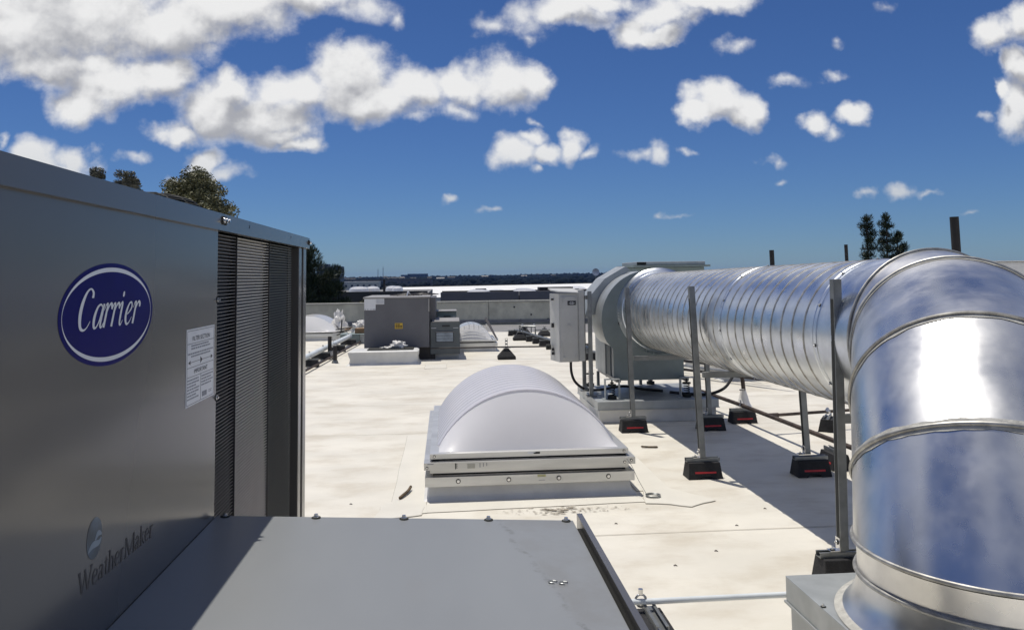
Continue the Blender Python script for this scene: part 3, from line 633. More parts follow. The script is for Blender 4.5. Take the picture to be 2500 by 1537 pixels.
# filter label
lb = MB(); LY0, LY1, LZ0, LZ1 = 1.920, 2.143, 1.156, 1.3355
lb.box(FX + .0002, FX + .0008, LY0, LY1, LZ0, LZ1); label_o = lb.build('filter_label', 'white', u, label='white filter section notice with arrows')
def text_mesh(txt, y, z, h, wscale, m, parent, x=FX + .0012, name='lettering'):
    cu_ = bpy.data.curves.new('t', 'FONT'); cu_.body = txt; cu_.size = 1; cu_.align_x = 'CENTER'; cu_.resolution_u = 3
    to = bpy.data.objects.new('t', cu_); C.objects.link(to); me = to.to_mesh()
    hh = max(v.co.y for v in me.vertices) or 1; b = MB()
    b.add([(x, y + v.co.x * wscale * h / hh, z + v.co.y * h / hh) for v in me.vertices], [tuple(p.vertices) for p in me.polygons])
    to.to_mesh_clear(); bpy.data.objects.remove(to); bpy.data.curves.remove(cu_)
    return b.build(name, m, parent, fix=False)
lc = (LY0 + LY1) / 2
text_mesh('FILTER SECTION', lc, 1.3070, .0105, 1.25, 'ink', label_o)
text_mesh('IMPORTANT', lc, 1.2290, .0105, 1.25, 'ink', label_o)
b = MB(); X1_ = FX + .0008; X2_ = FX + .0011
for z in (1.331, 1.301, 1.2455, 1.2235, 1.160): b.box(X1_, X2_, LY0 + .006, LY1 - .006, z - .0005, z + .0005)
for y in (LY0 + .006, LY1 - .006): b.box(X1_, X2_, y - .0006, y + .0006, 1.1605, 1.3305)
b.box(X1_, X2_, lc - .0006, lc + .0006, 1.1605, 1.223)
b.build('ruled_lines', 'ink', label_o)
b = MB(); rg = random.Random(4)
def words(y0, y1, z, h=.0036):
    y = y0
    while y < y1 - .006:
        w = min(rg.uniform(.006, .018), y1 - y); b.box(X1_, X2_ - .0001, y, y + w * .8, z, z + h); y += w
for z, a, c in ((1.2935, .035, .045), (1.2870, .035, .035), (1.2755, .012, .012), (1.2690, .035, .03)): words(LY0 + a, LY1 - c, z)
for k in range(7): words(LY0 + .010, lc - .010 - .02 * (k % 3 == 2), 1.2145 - k * .0072)
for k in range(4): words(lc + .006, LY1 - .010 - .012 * (k % 2), 1.2145 - k * .0072)
words(LY1 - .045, LY1 - .012, 1.170, .002); words(LY1 - .045, LY1 - .012, 1.174, .002)
b.build('small_print', 'smallink', label_o)
b = MB(); b.box(X1_, X2_, lc + .012, lc + .050, 1.166, 1.178)
b.build('ink_block', 'smallink', label_o)
b = MB(); az = 1.2572
b.box(X1_, X2_, LY0 + .03, lc - .008, az - .0005, az + .0005); b.box(X1_, X2_, lc + .012, LY1 - .03, az - .0005, az + .0005)
for ax, s_ in ((LY0 + .014, 1), (LY1 - .014, -1)): b.prism([(ax, az), (ax + .016 * s_, az + .005), (ax + .016 * s_, az - .005)], 'x', X1_, X2_)
b.prism([(lc - .005, az - .008), (lc - .005, az + .008), (lc + .011, az)], 'x', X1_, X2_)
b.build('arrows', 'ink', label_o)

# ---- fresh air hood on the side of the unit
def hz_(x): return .840 - (x - FX) * .050
HX1 = .336
b = MB(); YH0, YH1 = .62, 2.186
b.hexa([(FX + .001, YH0, .42), (HX1, YH0, .42), (HX1, YH1, .42), (FX + .001, YH1, .42), (FX + .001, YH0, hz_(FX)), (HX1, YH0, hz_(HX1)), (HX1, YH1, hz_(HX1)), (FX + .001, YH1, hz_(FX))])
hood = b.build('hood', 'hoodpaint', u, bevel=.002)
for k, x in enumerate((-.575, -.343, -.115, .108, .316)): screw(hood, (x, 2.176, hz_(x)), (0, 0, 1), .0078, .0062)
b = MB(); b.box(HX1 + .0005, HX1 + .011, YH0, YH1 - .003, .45, .772); b.build('gasket_strip', 'gasket', hood)
b = MB(); b.box(HX1 + .0115, HX1 + .0145, YH0, YH1 + .006, .45, .806); b.box(HX1 + .0115, HX1 + .026, YH0, YH1 + .006, .8065, .8085)
b.build('edge_flange', 'paint', hood)
for y, x in ((1.74, .222), (1.735, .244)):
    b = MB(); b.tube([(x + .009 * math.cos(a), y + .006 * math.sin(a), hz_(x) + .0025) for a in [k * .5 for k in range(11)]], .0014, 6); b.build('wire_clip', 'strut', hood)
# water mark left on the hood: a dried edge line with dust on its outer side
hm = M['hoodpaint']; t = NT(hm.node_tree); hb_ = hm.node_tree.nodes['Principled BSDF']
src = hb_.inputs['Base Color'].links[0].from_socket
co = t.node('ShaderNodeTexCoord').outputs['Object']; se = t.node('ShaderNodeSeparateXYZ'); t.put(se.inputs[0], co)
wv = t.math('MULTIPLY_ADD', t.noise(co, 9, 6, .7), .09, -.045)
uu = t.math('ADD', t.math('SUBTRACT', se.outputs[0], 1.365), t.math('MULTIPLY_ADD', t.math('SUBTRACT', se.outputs[1], .1), .17, wv))
edge = t.math('MULTIPLY', t.smooth(t.math('ABSOLUTE', uu), .010, .0), t.smooth(t.noise(co, 22, 5, .7), .42, .68))
dust = t.math('MULTIPLY', t.smooth(uu, -.004, .02), t.smooth(t.noise(co, 6, 6, .7), .35, .75))
c_ = t.mix(t.math('MULTIPLY', dust, .40), src, (.16, .15, .13, 1)); c_ = t.mix(t.math('MULTIPLY', edge, .6), c_, (.09, .085, .07, 1))
t.put(hb_.inputs['Base Color'], c_)

# ================================================================ RUBBER ROOF BLOCKS
def make_block(loc, label, group='black rubber support blocks with red strips'):
    x, y, z = loc; t = thing('support_block', loc, label, 'support block', group)
    L, Wb, Wt, H_ = .125, .077, .052, .112; b = MB(); pr = []
    # long side with a shallow arch cut under the middle, sides sloping in to the top
    prof = [(-L, 0), (-L * .45, 0), (-L * .3, .016), (L * .3, .016), (L * .45, 0), (L, 0), (L * .9, H_), (-L * .9, H_)]
    vs = []
    for s_ in (-1, 1):
        for px, pz in prof: vs.append((x + px, y + s_ * (Wb + (Wt - Wb) * pz / H_), z + pz))
    n = len(prof); b.add(vs, [tuple(range(n)), tuple(range(2 * n - 1, n - 1, -1))] + [(i, n + i, n + (i + 1) % n, (i + 1) % n) for i in range(n)])
    b.build('rubber_body', 'black', t, bevel=.004)
    for s_ in (-1, 1):
        b = MB(); w0 = Wb + (Wt - Wb) * .040 / H_ + .0015; w1 = Wb + (Wt - Wb) * .052 / H_ + .0015
        b.hexa([(x - .075, y + s_ * (w0 - .004), z + .040), (x + .078, y + s_ * (w0 - .004), z + .040), (x + .078, y + s_ * w0, z + .040), (x - .075, y + s_ * w0, z + .040),
                (x - .075, y + s_ * (w1 - .004), z + .052), (x + .078, y + s_ * (w1 - .004), z + .052), (x + .078, y + s_ * w1, z + .052), (x - .075, y + s_ * w1, z + .052)])
        b.build('red_strip', 'red', t)
    b = MB(); b.box(x - .122, x + .122, y - .024, y + .024, z + .1125, z + .1155); b.box(x - .122, x + .122, y - .024, y - .021, z + .116, z + .137); b.box(x - .122, x + .122, y + .021, y + .024, z + .116, z + .137)
    b.box(x - .122, x + .122, y - .0205, y - .012, z + .134, z + .137); b.box(x - .122, x + .122, y + .012, y + .0205, z + .134, z + .137)
    b.build('channel', 'strut', t)
    return t
blk = make_block((2.87, 7.70, 0), 'black block with red strip under the brown pipe clamp, behind the duct legs')
def block(loc, label, rz=0, s=None, red=True):
    o = dup(blk, loc, rz, label, s)
    if not red:
        for ch in list(o.children):
            if ch.name.startswith('red_strip'): bpy.data.objects.remove(ch)
    return o
block((2.88, 5.86, 0), 'black block under the brown pipe, half hidden behind the nearest duct post', R(90))
block((3.50, 7.22, 0), 'black block with ball clamp on the cross pipe, right of the back duct leg', R(58))
block((.80, 3.16, 0), 'black block at the near end of the thin bare pipe beside the hood', R(90))
for k, (x, y, l) in enumerate([(-2.27, 13.55, 'black block nearest the grey unit corner under the white pipe'), (-2.25, 14.75, 'second black block from the near end under the white pipe'), (-2.17, 16.25, 'third black block under the white pipe, past the black stub'), (-2.12, 17.75, 'black block under the far end of the white pipe, before the green box')]):
    block((x, y, 0), l, 0, (1.35, 1, 1), False)
RB = [(1.66, 19.6), (1.80, 18.6), (1.92, 17.8), (2.0, 17.2), (2.07, 16.55), (2.28, 15.3), (2.38, 14.35), (2.46, 13.7)]
names = ['first and farthest', 'second from the far end', 'third from the far end', 'fourth from the far end', 'fifth from the far end', 'sixth from the far end', 'seventh from the far end', 'nearest']
for (x, y), n_ in zip(RB, names): block((x, y, 0), 'small black block, %s in the row left of the electrical cabinet' % n_, 0, (1.3, 1, 1), False)

def pyramid(loc, label, h, slotted=True):
    x, y, z = loc; t = thing('strut_stand', loc, label, 'pipe stand', 'pyramid footed strut stands')
    b = MB(); w, d, hh, tw = .155, .12, .19, .035
    b.hexa([(x - w, y - d, z), (x + w, y - d, z), (x + w, y + d, z), (x - w, y + d, z), (x - w, y - d, z + .05), (x + w, y - d, z + .05), (x + w, y + d, z + .05), (x - w, y + d, z + .05)])
    b.hexa([(x - w, y - d, z + .0501), (x + w, y - d, z + .0501), (x + w, y + d, z + .0501), (x - w, y + d, z + .0501), (x - tw, y - tw, z + hh), (x + tw, y - tw, z + hh), (x + tw, y + tw, z + hh), (x - tw, y + tw, z + hh)])
    b.build('rubber_foot', 'black', t)
    if h:
        b = MB()
        b.box(x - .022, x - .018, y - .02, y + .02, z + hh, z + h); b.box(x + .018, x + .022, y - .02, y + .02, z + hh, z + h)
        zz = z + hh
        while zz < z + h: b.box(x - .018, x + .018, y + .012, y + .018, zz, min(zz + .028, z + h)); zz += .055
        b.build('slotted_strut', 'strut', t)
        b = MB(); b.bar((x - .07, y - .04, z + hh + .003), (x + .07, y - .04, z + hh + .003), .03, .006); b.build('foot_plate', 'zinc', t)
    return t
pyramid((1.05, 14.15, 0), 'slotted upright on a black pyramid foot standing alone on the open white roof', .36)
pyramid((1.66, 18.2, 0), 'far slotted upright on a black pyramid foot before the pipe rack', .33)
pyramid((2.36, 19.3, 0), 'black pyramid foot with short strut far left of the electrical cabinet', .24)
pyramid((1.92, 19.9, 0), 'black pyramid foot half hidden behind the pipe rack', .24)

# ================================================================ DUCT STANDS
def stand(y, xl, xr, ztop, zbar, label, lean=0.02, rz=0):
    t = thing('duct_stand', ((xl + xr) / 2, y, 0), label, 'duct stand', 'trapeze stands carrying the duct')
    for x, s_ in ((xl, 1), (xr, 1)):
        # C-channel post, open side towards the duct axis
        b = MB(); w = .0205; x2 = x - lean
        def ch(z, xx): return [(xx - w, y - w, z), (xx + w, y - w, z), (xx + w, y - w + .006, z), (xx - w + .003, y - w + .0062, z), (xx - w + .003, y + w - .0062, z), (xx + w, y + w - .006, z), (xx + w, y + w, z), (xx - w, y + w, z)]
        b.loft([ch(.139, x), ch(ztop, x2)], cap=True); p = b.build('post', 'strut', t, bevel=.0015)
        b = MB()
        for k in range(int((ztop - .2) / .05)):
            z = .17 + k * .05; xx = x + (x2 - x) * (z - .139) / (ztop - .139)
            if k == 0: q0 = (xx, z)
            q1 = (xx, z)
        b.hexa([(q0[0] - w - .0012, y - .013, q0[1]), (q0[0] - w - .0002, y - .013, q0[1]), (q0[0] - w - .0002, y + .013, q0[1]), (q0[0] - w - .0012, y + .013, q0[1]), (q1[0] - w - .0012, y - .013, q1[1]), (q1[0] - w - .0002, y - .013, q1[1]), (q1[0] - w - .0002, y + .013, q1[1]), (q1[0] - w - .0012, y + .013, q1[1])])
        b.build('open_channel', 'gasket', p)
        b = MB(); b.box(x - w - .004, x - w - .0002, y - .02, y + .02, .14, .20); b.box(x - w - .05, x - w - .004, y - .02, y + .02, .139, .143); b.build('angle_bracket', 'zinc', p)
        screw(p, (x - w - .004, y, .178), (-1, 0, 0), .008, .008, name='bolt'); screw(p, (x - w - .03, y, .143), (0, 0, 1), .008, .008, name='bolt')
    b = MB(); b.box(xl + .022, xr - .022, y - .02, y + .02, zbar - .021, zbar + .02); b.build('crossbar', 'strut', t, bevel=.002)
    return t
S1 = stand(7.42, 1.722, 2.45, 1.33, .672, 'farthest duct stand, right in front of the fan curb', .03)
S2 = stand(5.71, 1.822, 2.60, 1.36, .722, 'middle duct stand with two posts, behind the near skylight corner', .045)
S3 = stand(3.745, 1.862, 2.70, 1.415, .75, 'nearest and largest duct stand, at the left edge of the elbow', -.02)
for (x, y), l in (((1.722, 7.42), 'black block under the left post of the farthest duct stand'), ((2.45, 7.40), 'black block under the right post of the farthest duct stand'), ((1.822, 5.71), 'black block in sun and shade under the left post of the middle duct stand'),
                  ((2.60, 5.66), 'black block under the right post of the middle duct stand, wholly in the duct shadow'), ((1.862, 3.745), 'nearest black block, behind the galvanised box corner'), ((2.70, 3.745), 'black block hidden under the duct elbow')):
    block((x, y, 0), l)

# ================================================================ SPIRAL DUCT, ELBOW, PLENUM
dt = thing('spiral_duct', (2.2, 5.5, 0), 'big shiny galvanised spiral duct with a gored elbow turning down at the right', 'duct')
A0, A1 = Vector((2.247, 3.53, 1.1265)), Vector((2.199, 8.12, 1.073)); DV = (A1 - A0).normalized(); DR = .388
def axis(y): return A0 + (A1 - A0) * ((y - A0.y) / (A1.y - A0.y))
UX = Vector((1, 0, 0)); UZ = Vector((0, 0, 1))
def rings_between(y0, y1, n, r): return [circ(axis(y0 + (y1 - y0) * i / n), UX, UZ, r, 96) for i in range(n + 1)]
for y0, y1 in ((3.53, 3.93), (3.96, 5.30), (5.33, 8.12)):
    MB().loft(rings_between(y0, y1, max(2, int((y1 - y0) / .1)), DR)).build('duct_section', 'galv', dt, smooth=True, fix=False)
for y in (3.945, 5.315):
    b = MB(); b.loft([circ(axis(y + d), UX, UZ, r_, 96) for d, r_ in ((-.035, DR - .001), (-.032, DR + .004), (-.004, DR + .004), (0, DR + .007), (.004, DR + .004), (.032, DR + .004), (.035, DR - .001))])
    c_ = b.build('coupling', 'galv', dt, smooth=True, fix=False)
    for k in range(12):
        a = k * math.pi / 6 + .1; n_ = Vector((math.cos(a), 0, math.sin(a))); screw(c_, axis(y - .02) + n_ * (DR + .004), n_, .006, .006, washer=True)
b = MB(); pitch = .138; seg = 40; y = 3.99; turns = (8.08 - y) / pitch; N = int(turns * seg)
pts = []
for k in range(N + 1):
    a = 2 * math.pi * k / seg; yy_ = y + pitch * k / seg
    if abs(yy_ - 5.315) < .0: continue
    pts.append(axis(yy_) + Vector((math.cos(a), 0, math.sin(a))) * (DR + .0005))
vs = []
for k, p in enumerate(pts):
    n_ = (p - axis(p.y)).normalized()
    for d, o_ in ((-.008, -.001), (-.005, .0035), (.003, .0045), (.006, -.001)): vs.append(p + Vector((0, d, 0)) + n_ * o_)
b.add(vs, [(4 * k + j, 4 * k + 4 + j, 4 * k + 5 + j, 4 * k + 1 + j) for k in range(len(pts) - 1) for j in range(3)])
b.build('spiral_seam', 'seamgalv', dt, smooth=True, fix=False, kind='stuff')
# elbow: rings (centre, tilt of the ring plane); s is level, the other in-plane axis tilts
psi = .503; hh_ = Vector((math.sin(psi), math.cos(psi), 0)); ss_ = Vector((math.cos(psi), -math.sin(psi), 0)); ER = .42
def ering(c, deg, r=ER, n=96): a = R(deg); return circ(c, ss_, (-hh_ * math.cos(a) + UZ * math.sin(a)), r, n)
rA = circ(A0, UX, UZ, ER, 96)
EC = [(Vector((2.1935, 3.3076, 1.0839)), 88.7), (Vector((1.9684, 2.8981, .9427)), 57.6), (Vector((1.8525, 2.6872, .7200)), 36.8), (Vector((1.765, 2.528, .553)), 0)]
rings = [rA] + [ering(c, d) for c, d in EC]
b = MB(); b.loft([circ(axis(3.56), UX, UZ, DR, 96), circ(axis(3.545), UX, UZ, ER + .004, 96), rA]); b.build('reducing_ring', 'seamgalv', dt, smooth=True, fix=False)
def sub(r0, r1, n=6): return [[p + (q - p) * (i / n) for p, q in zip(r0, r1)] for i in range(n + 1)]
for r0, r1 in zip(rings[:-1], rings[1:]): MB().loft(sub(r0, r1)).build('elbow_gore', 'galv2', dt, smooth=True, fix=False)
for k, rg_ in enumerate(rings):
    b = MB(); c = sum(rg_, Vector()) / len(rg_)
    b.tube([c + (p - c) * 1.010 for p in rg_], .0072 if k else .006, 8, closed=True); b.build('standing_seam', 'seamgalv', dt, smooth=True, fix=False)
# sealant smears either side of the seams on the outside of the elbow
b = MB()
for rg_ in rings[1:-1]:
    c = sum(rg_, Vector()) / len(rg_); vs = []
    i = rings.index(rg_); pv, nx_ = rings[i - 1], rings[i + 1]; n = len(rg_)
    for k in range(n):
        w = .022 + .012 * noise.noise((k * .35, i, 0)); w2 = .02 + .01 * noise.noise((k * .4, i, 9))
        p = rg_[k]; d0 = (pv[k] - p).normalized() * w; d1 = (nx_[k] - p).normalized() * w2; out = (p - c).normalized() * .0025
        vs += [p + d0 + out, p + out, p + d1 + out]
    b.add(vs, [(3 * k + j, 3 * ((k + 1) % n) + j, 3 * ((k + 1) % n) + j + 1, 3 * k + j + 1) for k in range(n) for j in range(2)])
b.build('sealant_band', 'sealant', dt, smooth=True, fix=False)
# straight collar and flared base
cb = Vector((1.765, 2.528, 0)); col = MB()
col.loft([ering(cb + UZ * z, 0, r_) for z, r_ in ((.540, .415), (.50, .412), (.455, .412))]); col.build('collar', 'galv2', dt, smooth=True, fix=False)
b = MB(); b.tube([p + UZ * .45 for p in ering(cb, 0, .418)], .008, 8, closed=True); b.build('standing_seam', 'seamgalv', dt, smooth=True, fix=False)
b = MB(); b.loft([ering(cb + UZ * z, 0, r_) for z, r_ in ((.445, .411), (.40, .418), (.365, .432), (.335, .452), (.318, .472))]); b.build('flared_base', 'galv2', dt, smooth=True, fix=False)
b = MB(); b.loft([ering(cb + UZ * z, 0, r_) for z, r_ in ((.326, .462), (.3215, .474), (.3155, .490))]); b.build('base_sealant', 'sealant', dt, smooth=True, fix=False)

px = thing('plenum_box', (1.77, 2.5, 0), 'square galvanised box on the roof under the vertical duct, bottom right corner', 'duct box')
b = MB(); b.box(1.268, 2.34, 1.9, 3.012, .222, .312); b.build('cap', 'galvmatte', px, bevel=.003)
b = MB(); b.box(1.262, 2.346, 1.894, 3.018, .2135, .2215); b.build('cap_hem', 'galvmatte', px)
b = MB(); b.box(1.28, 2.33, 1.91, 3.0, 0, .213); b.build('curb', 'galvmatte', px, bevel=.003)
b = MB(); b.add([(1.30, 2.98, .3125), (1.45, 2.90, .3125), (1.55, 2.96, .3125)], [(0, 1, 2)]) 
screw(px, (1.275, 2.72, .3125), (0, 0, 1), .006, .006)
screw(px, (1.275, 2.3, .3125), (0, 0, 1), .006, .006)

# ================================================================ EXHAUST FAN ON ITS CURB
fb_ = thing('fan_curb', (2.08, 8.5, 0), 'white wrapped roof curb with sheet metal cap carrying the fan', 'roof curb')
b = MB(); b.box(1.488, 2.665, 7.86, 9.02, 0, .128); b.build('curb', 'wrap', fb_, bevel=.006)
b = MB(); b.box(1.470, 2.688, 7.84, 9.04, .130, .212); b.build('cap', 'galvmatte', fb_, bevel=.003)
b = MB(); b.box(1.463, 2.695, 7.833, 9.047, .1285, .1335); b.build('drip_edge', 'galvmatte', fb_)
fn = thing('exhaust_fan', (2.1, 8.5, .212), 'grey green centrifugal exhaust fan with round scroll housing at the duct end', 'fan')
fc2 = (2.10, .985); fr = .50
def scroll(y0, y1, r0, cx=fc2[0], cz=fc2[1]):
    p = [(cx + r0 * math.cos(a), cz + r0 * math.sin(a)) for a in [R(90 - 10 * k) + 0 for k in range(-13, 10)]]
    return p
sc_p = [(fc2[0] + fr * math.cos(R(a)), fc2[1] + fr * math.sin(R(a))) for a in range(205, -1, -7)] + [(fc2[0] + fr, .70), (2.432, .70), (2.432, .385), (1.712, .385), (1.712, .70)]
b = MB(); b.prism([(x, z) for x, z in sc_p], 'y', 8.18, 8.80); b.build('scroll_housing', 'galvmatte', fn, smooth=True, ang=25)
b = MB(); n = len(sc_p)
cxx = sum(p[0] for p in sc_p) / n; czz = sum(p[1] for p in sc_p) / n
b.prism([(cxx + (x - cxx) * 1.02, czz + (z - czz) * 1.02) for x, z in sc_p], 'y', 8.165, 8.179); b.build('front_plate', 'fan', fn, smooth=True, ang=25)
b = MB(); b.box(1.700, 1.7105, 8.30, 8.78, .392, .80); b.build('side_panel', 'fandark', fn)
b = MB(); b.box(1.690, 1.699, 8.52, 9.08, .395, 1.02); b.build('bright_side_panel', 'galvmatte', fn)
b = MB(); b.prism([(1.72, 1.41), (1.55, 1.22), (1.50, 1.00), (1.62, 1.03), (1.80, 1.36), (2.0, 1.50), (1.95, 1.54)], 'y', 8.60, 9.10); b.build('discharge_hopper', 'galvmatte', fn)
b = MB(); b.tube([(1.60, 8.62, 1.18), (1.60, 9.08, 1.18)], .03, 10); b.build('hopper_hinge', 'galvmatte', fn)
b = MB(); b.loft([circ((2.199, y, 1.073), UX, UZ, r_, 64) for y, r_ in ((7.99, .391), (8.03, .400), (8.08, .405), (8.085, .412), (8.13, .425), (8.164, .445))]); b.build('inlet_collar', 'galv', fn, smooth=True, fix=False)
for z in (1.09, .95): screw(fn, (1.78, 8.163, z), (0, -1, 0), .012, .012)
b = MB()
for x in (1.722, 2.42): b.bar((x, 8.02, .388), (x, 9.0, .388), .05, .03)
b.bar((1.71, 8.6, .372), (2.44, 8.6, .372), .04, .03); b.build('base_frame', 'strut', fn)
b = MB(); b.box(2.05, 2.35, 8.72, 8.95, .30, .372); b.tube([(2.0, 8.82, .345), (2.05, 8.82, .345)], .05, 12); b.build('motor', 'blackmetal', fn)
def spring_mount(x, y, nm):
    sp = MB(); z0 = .213
    t_ = []
    for k in range(60): a = k / 60 * 2 * math.pi * 4.5; t_.append((x + .028 * math.cos(a), y + .028 * math.sin(a), z0 + .03 + .10 * k / 60))
    sp.tube(t_, .0045, 6); sp.tube([(x, y, z0), (x, y, z0 + .03)], .045, 16); sp.tube([(x, y, z0 + .13), (x, y, z0 + .145)], .042, 16); sp.tube([(x, y, z0 + .145), (x, y, z0 + .19)], .008, 8); sp.tube([(x, y, z0 + .155), (x, y, z0 + .165)], .02, 6)
    return sp.build(nm, 'gasket', fn, smooth=True)
for x, y in ((1.65, 8.0), (2.42, 8.02), (1.60, 8.95), (2.30, 9.0)): spring_mount(x, y, 'spring_mount')
for x in (1.65, 2.42):
    b = MB(); b.box(x - .075, x - .069, 7.96, 8.03, .213, .405); b.box(x + .069, x + .075, 7.96, 8.03, .213, .405); b.box(x - .075, x + .075, 7.96, 8.03, .4055, .4115); b.box(x - .10, x - .0755, 7.96, 8.03, .213, .219)
    b.build('mount_bracket', 'galvmatte', fn)
for x, y in ((2.05, 8.98), (2.18, 8.98), (1.70, 9.0)): MB().box(x - .015, x + .015, y - .015, y + .015, .213, .372).build('leg', 'strut', fn)

# electrical cabinet on two uprights
ec = thing('electrical_cabinet', (1.3, 8.4, .5), 'tall light grey electrical cabinet hung beside the fan on strut uprights', 'electrical cabinet')
b = MB()
zb, zt2 = .555, 1.262
b.prism([(1.105, 8.55), (1.165, 8.28), (1.372, 8.30), (1.372, 8.55)], 'z', zb, zt2); b.build('body', 'beige', ec, bevel=.004)
b = MB(); b.prism([(1.374, 8.31), (1.44, 8.31), (1.44, 8.55), (1.374, 8.55)], 'z', zb + .004, 1.296); b.build('side_panel', 'beige', ec, bevel=.004)
b = MB(); b.add([(1.09, 8.56, 1.305), (1.09, 8.29, 1.288), (1.155, 8.255, 1.275), (1.374, 8.27, 1.262), (1.374, 8.56, 1.30), (1.09, 8.56, 1.318), (1.09, 8.29, 1.300), (1.155, 8.255, 1.287), (1.374, 8.27, 1.274), (1.374, 8.56, 1.312)], [(0, 1, 2, 3, 4), (9, 8, 7, 6, 5), (0, 5, 6, 1), (1, 6, 7, 2), (2, 7, 8, 3), (3, 8, 9, 4), (4, 9, 5, 0)])
b.build('rain_canopy', 'beige', ec)
b = MB(); b.prism([(1.180, 8.2785), (1.362, 8.2975), (1.362, 8.2905), (1.180, 8.2715)], 'z', zb + .02, zt2 - .03); dr = b.build('door', 'beige', ec, bevel=.002)
for x, z in ((1.215, 1.205), (1.335, 1.21), (1.27, .93), (1.215, .60), (1.335, .61)): screw(dr, (x, 8.266 + (x - 1.18) * .104, z), (0, -1, 0), .010, .006, m='beige', mw='beige', name='dimple')
for z in (1.10, .64): MB().box(1.187, 1.195, 8.262, 8.272, z, z + .12).build('hinge', 'beige', dr)
b = MB(); b.prism([(1.257, 8.2763), (1.346, 8.2856), (1.346, 8.2846), (1.257, 8.2753)], 'z', 1.142, 1.186); pt = b.build('name_plate', 'ink', dr)
b = MB()
for z, segs in ((1.1695, ((1.285, 1.297), (1.303, 1.318))), (1.160, ((1.270, 1.290), (1.294, 1.302), (1.306, 1.334))), (1.1505, ((1.284, 1.300), (1.304, 1.320)))):
    for a, c in segs: b.box(a, c, 8.2738 + (a - 1.257) * .104, 8.2745 + (a - 1.257) * .104, z, z + .0045)
b.build('plate_print', 'white', pt)
b = MB(); b.add([(1.1105, 8.52, .92), (1.122, 8.47, .92), (1.122, 8.47, .965), (1.1105, 8.52, .965)], [(0, 1, 2, 3)])
for z, h in ((1.19, .02), (.905, .045), (.66, .03), (.62, .03)): MB().box(1.105, 1.128, 8.42, 8.45, z, z + h).build('side_fitting', 'ink', ec)
b = MB(); b.tube([(1.10, 8.47, .70), (1.05, 8.47, .70)], .03, 12); b.build('conduit_hub', 'gasket', ec, smooth=True)
MB().box(1.36, 1.43, 8.57, 8.59, 1.262, 1.31).build('mounting_tab', 'beige', ec)
for x, y, z0, z1, nm in ((1.475, 8.20, .213, 1.285, 'upright'), (1.478, 8.62, .213, 1.28, 'upright')):
    b = MB(); b.box(x - .02, x + .02, y - .02, y + .02, z0 + .012, z1); uo = b.build(nm, 'strut', ec, bevel=.003)
    b = MB(); b.box(x - .05, x + .05, y - .045, y + .045, z0, z0 + .012); b.build('base_plate', 'strut', uo)
for z in (1.20, .66): MB().box(1.442, 1.50, 8.222, 8.598, z, z + .04).build('crossrail', 'strut', ec)
# flexible conduits
cd = thing('flexible_conduit', (1.35, 8.4, .21), 'black flexible conduit looping from the cabinet bottom to the curb', 'conduit')
cpts = spline([(1.30, .56, 8.40), (1.30, .45, 8.38), (1.325, .36, 8.36), (1.38, .30, 8.36), (1.45, .262, 8.38), (1.60, .245, 8.42), (1.85, .28, 8.40), (2.05, .25, 8.36), (2.25, .235, 8.3)], 6)
MB().tube([(a, c, z) for a, z, c in cpts], .014, 10).build('hose', 'black', cd, smooth=True); MB().tube([(1.43, 8.375, .268), (1.47, 8.385, .260)], .022, 10).build('connector', 'strut', cd)
cd = thing('flexible_conduit', (2.7, 8.2, .21), 'black flexible conduit curving up from the curb behind the middle duct post', 'conduit')
cpts = spline([(2.30, .232, 8.22), (2.50, .225, 8.1), (2.66, .235, 8.02), (2.80, .29, 8.0), (2.90, .38, 8.05), (2.98, .47, 8.15), (3.05, .60, 8.2)], 6)
MB().tube([(a, c, z) for a, z, c in cpts], .015, 10).build('hose', 'black', cd, smooth=True)

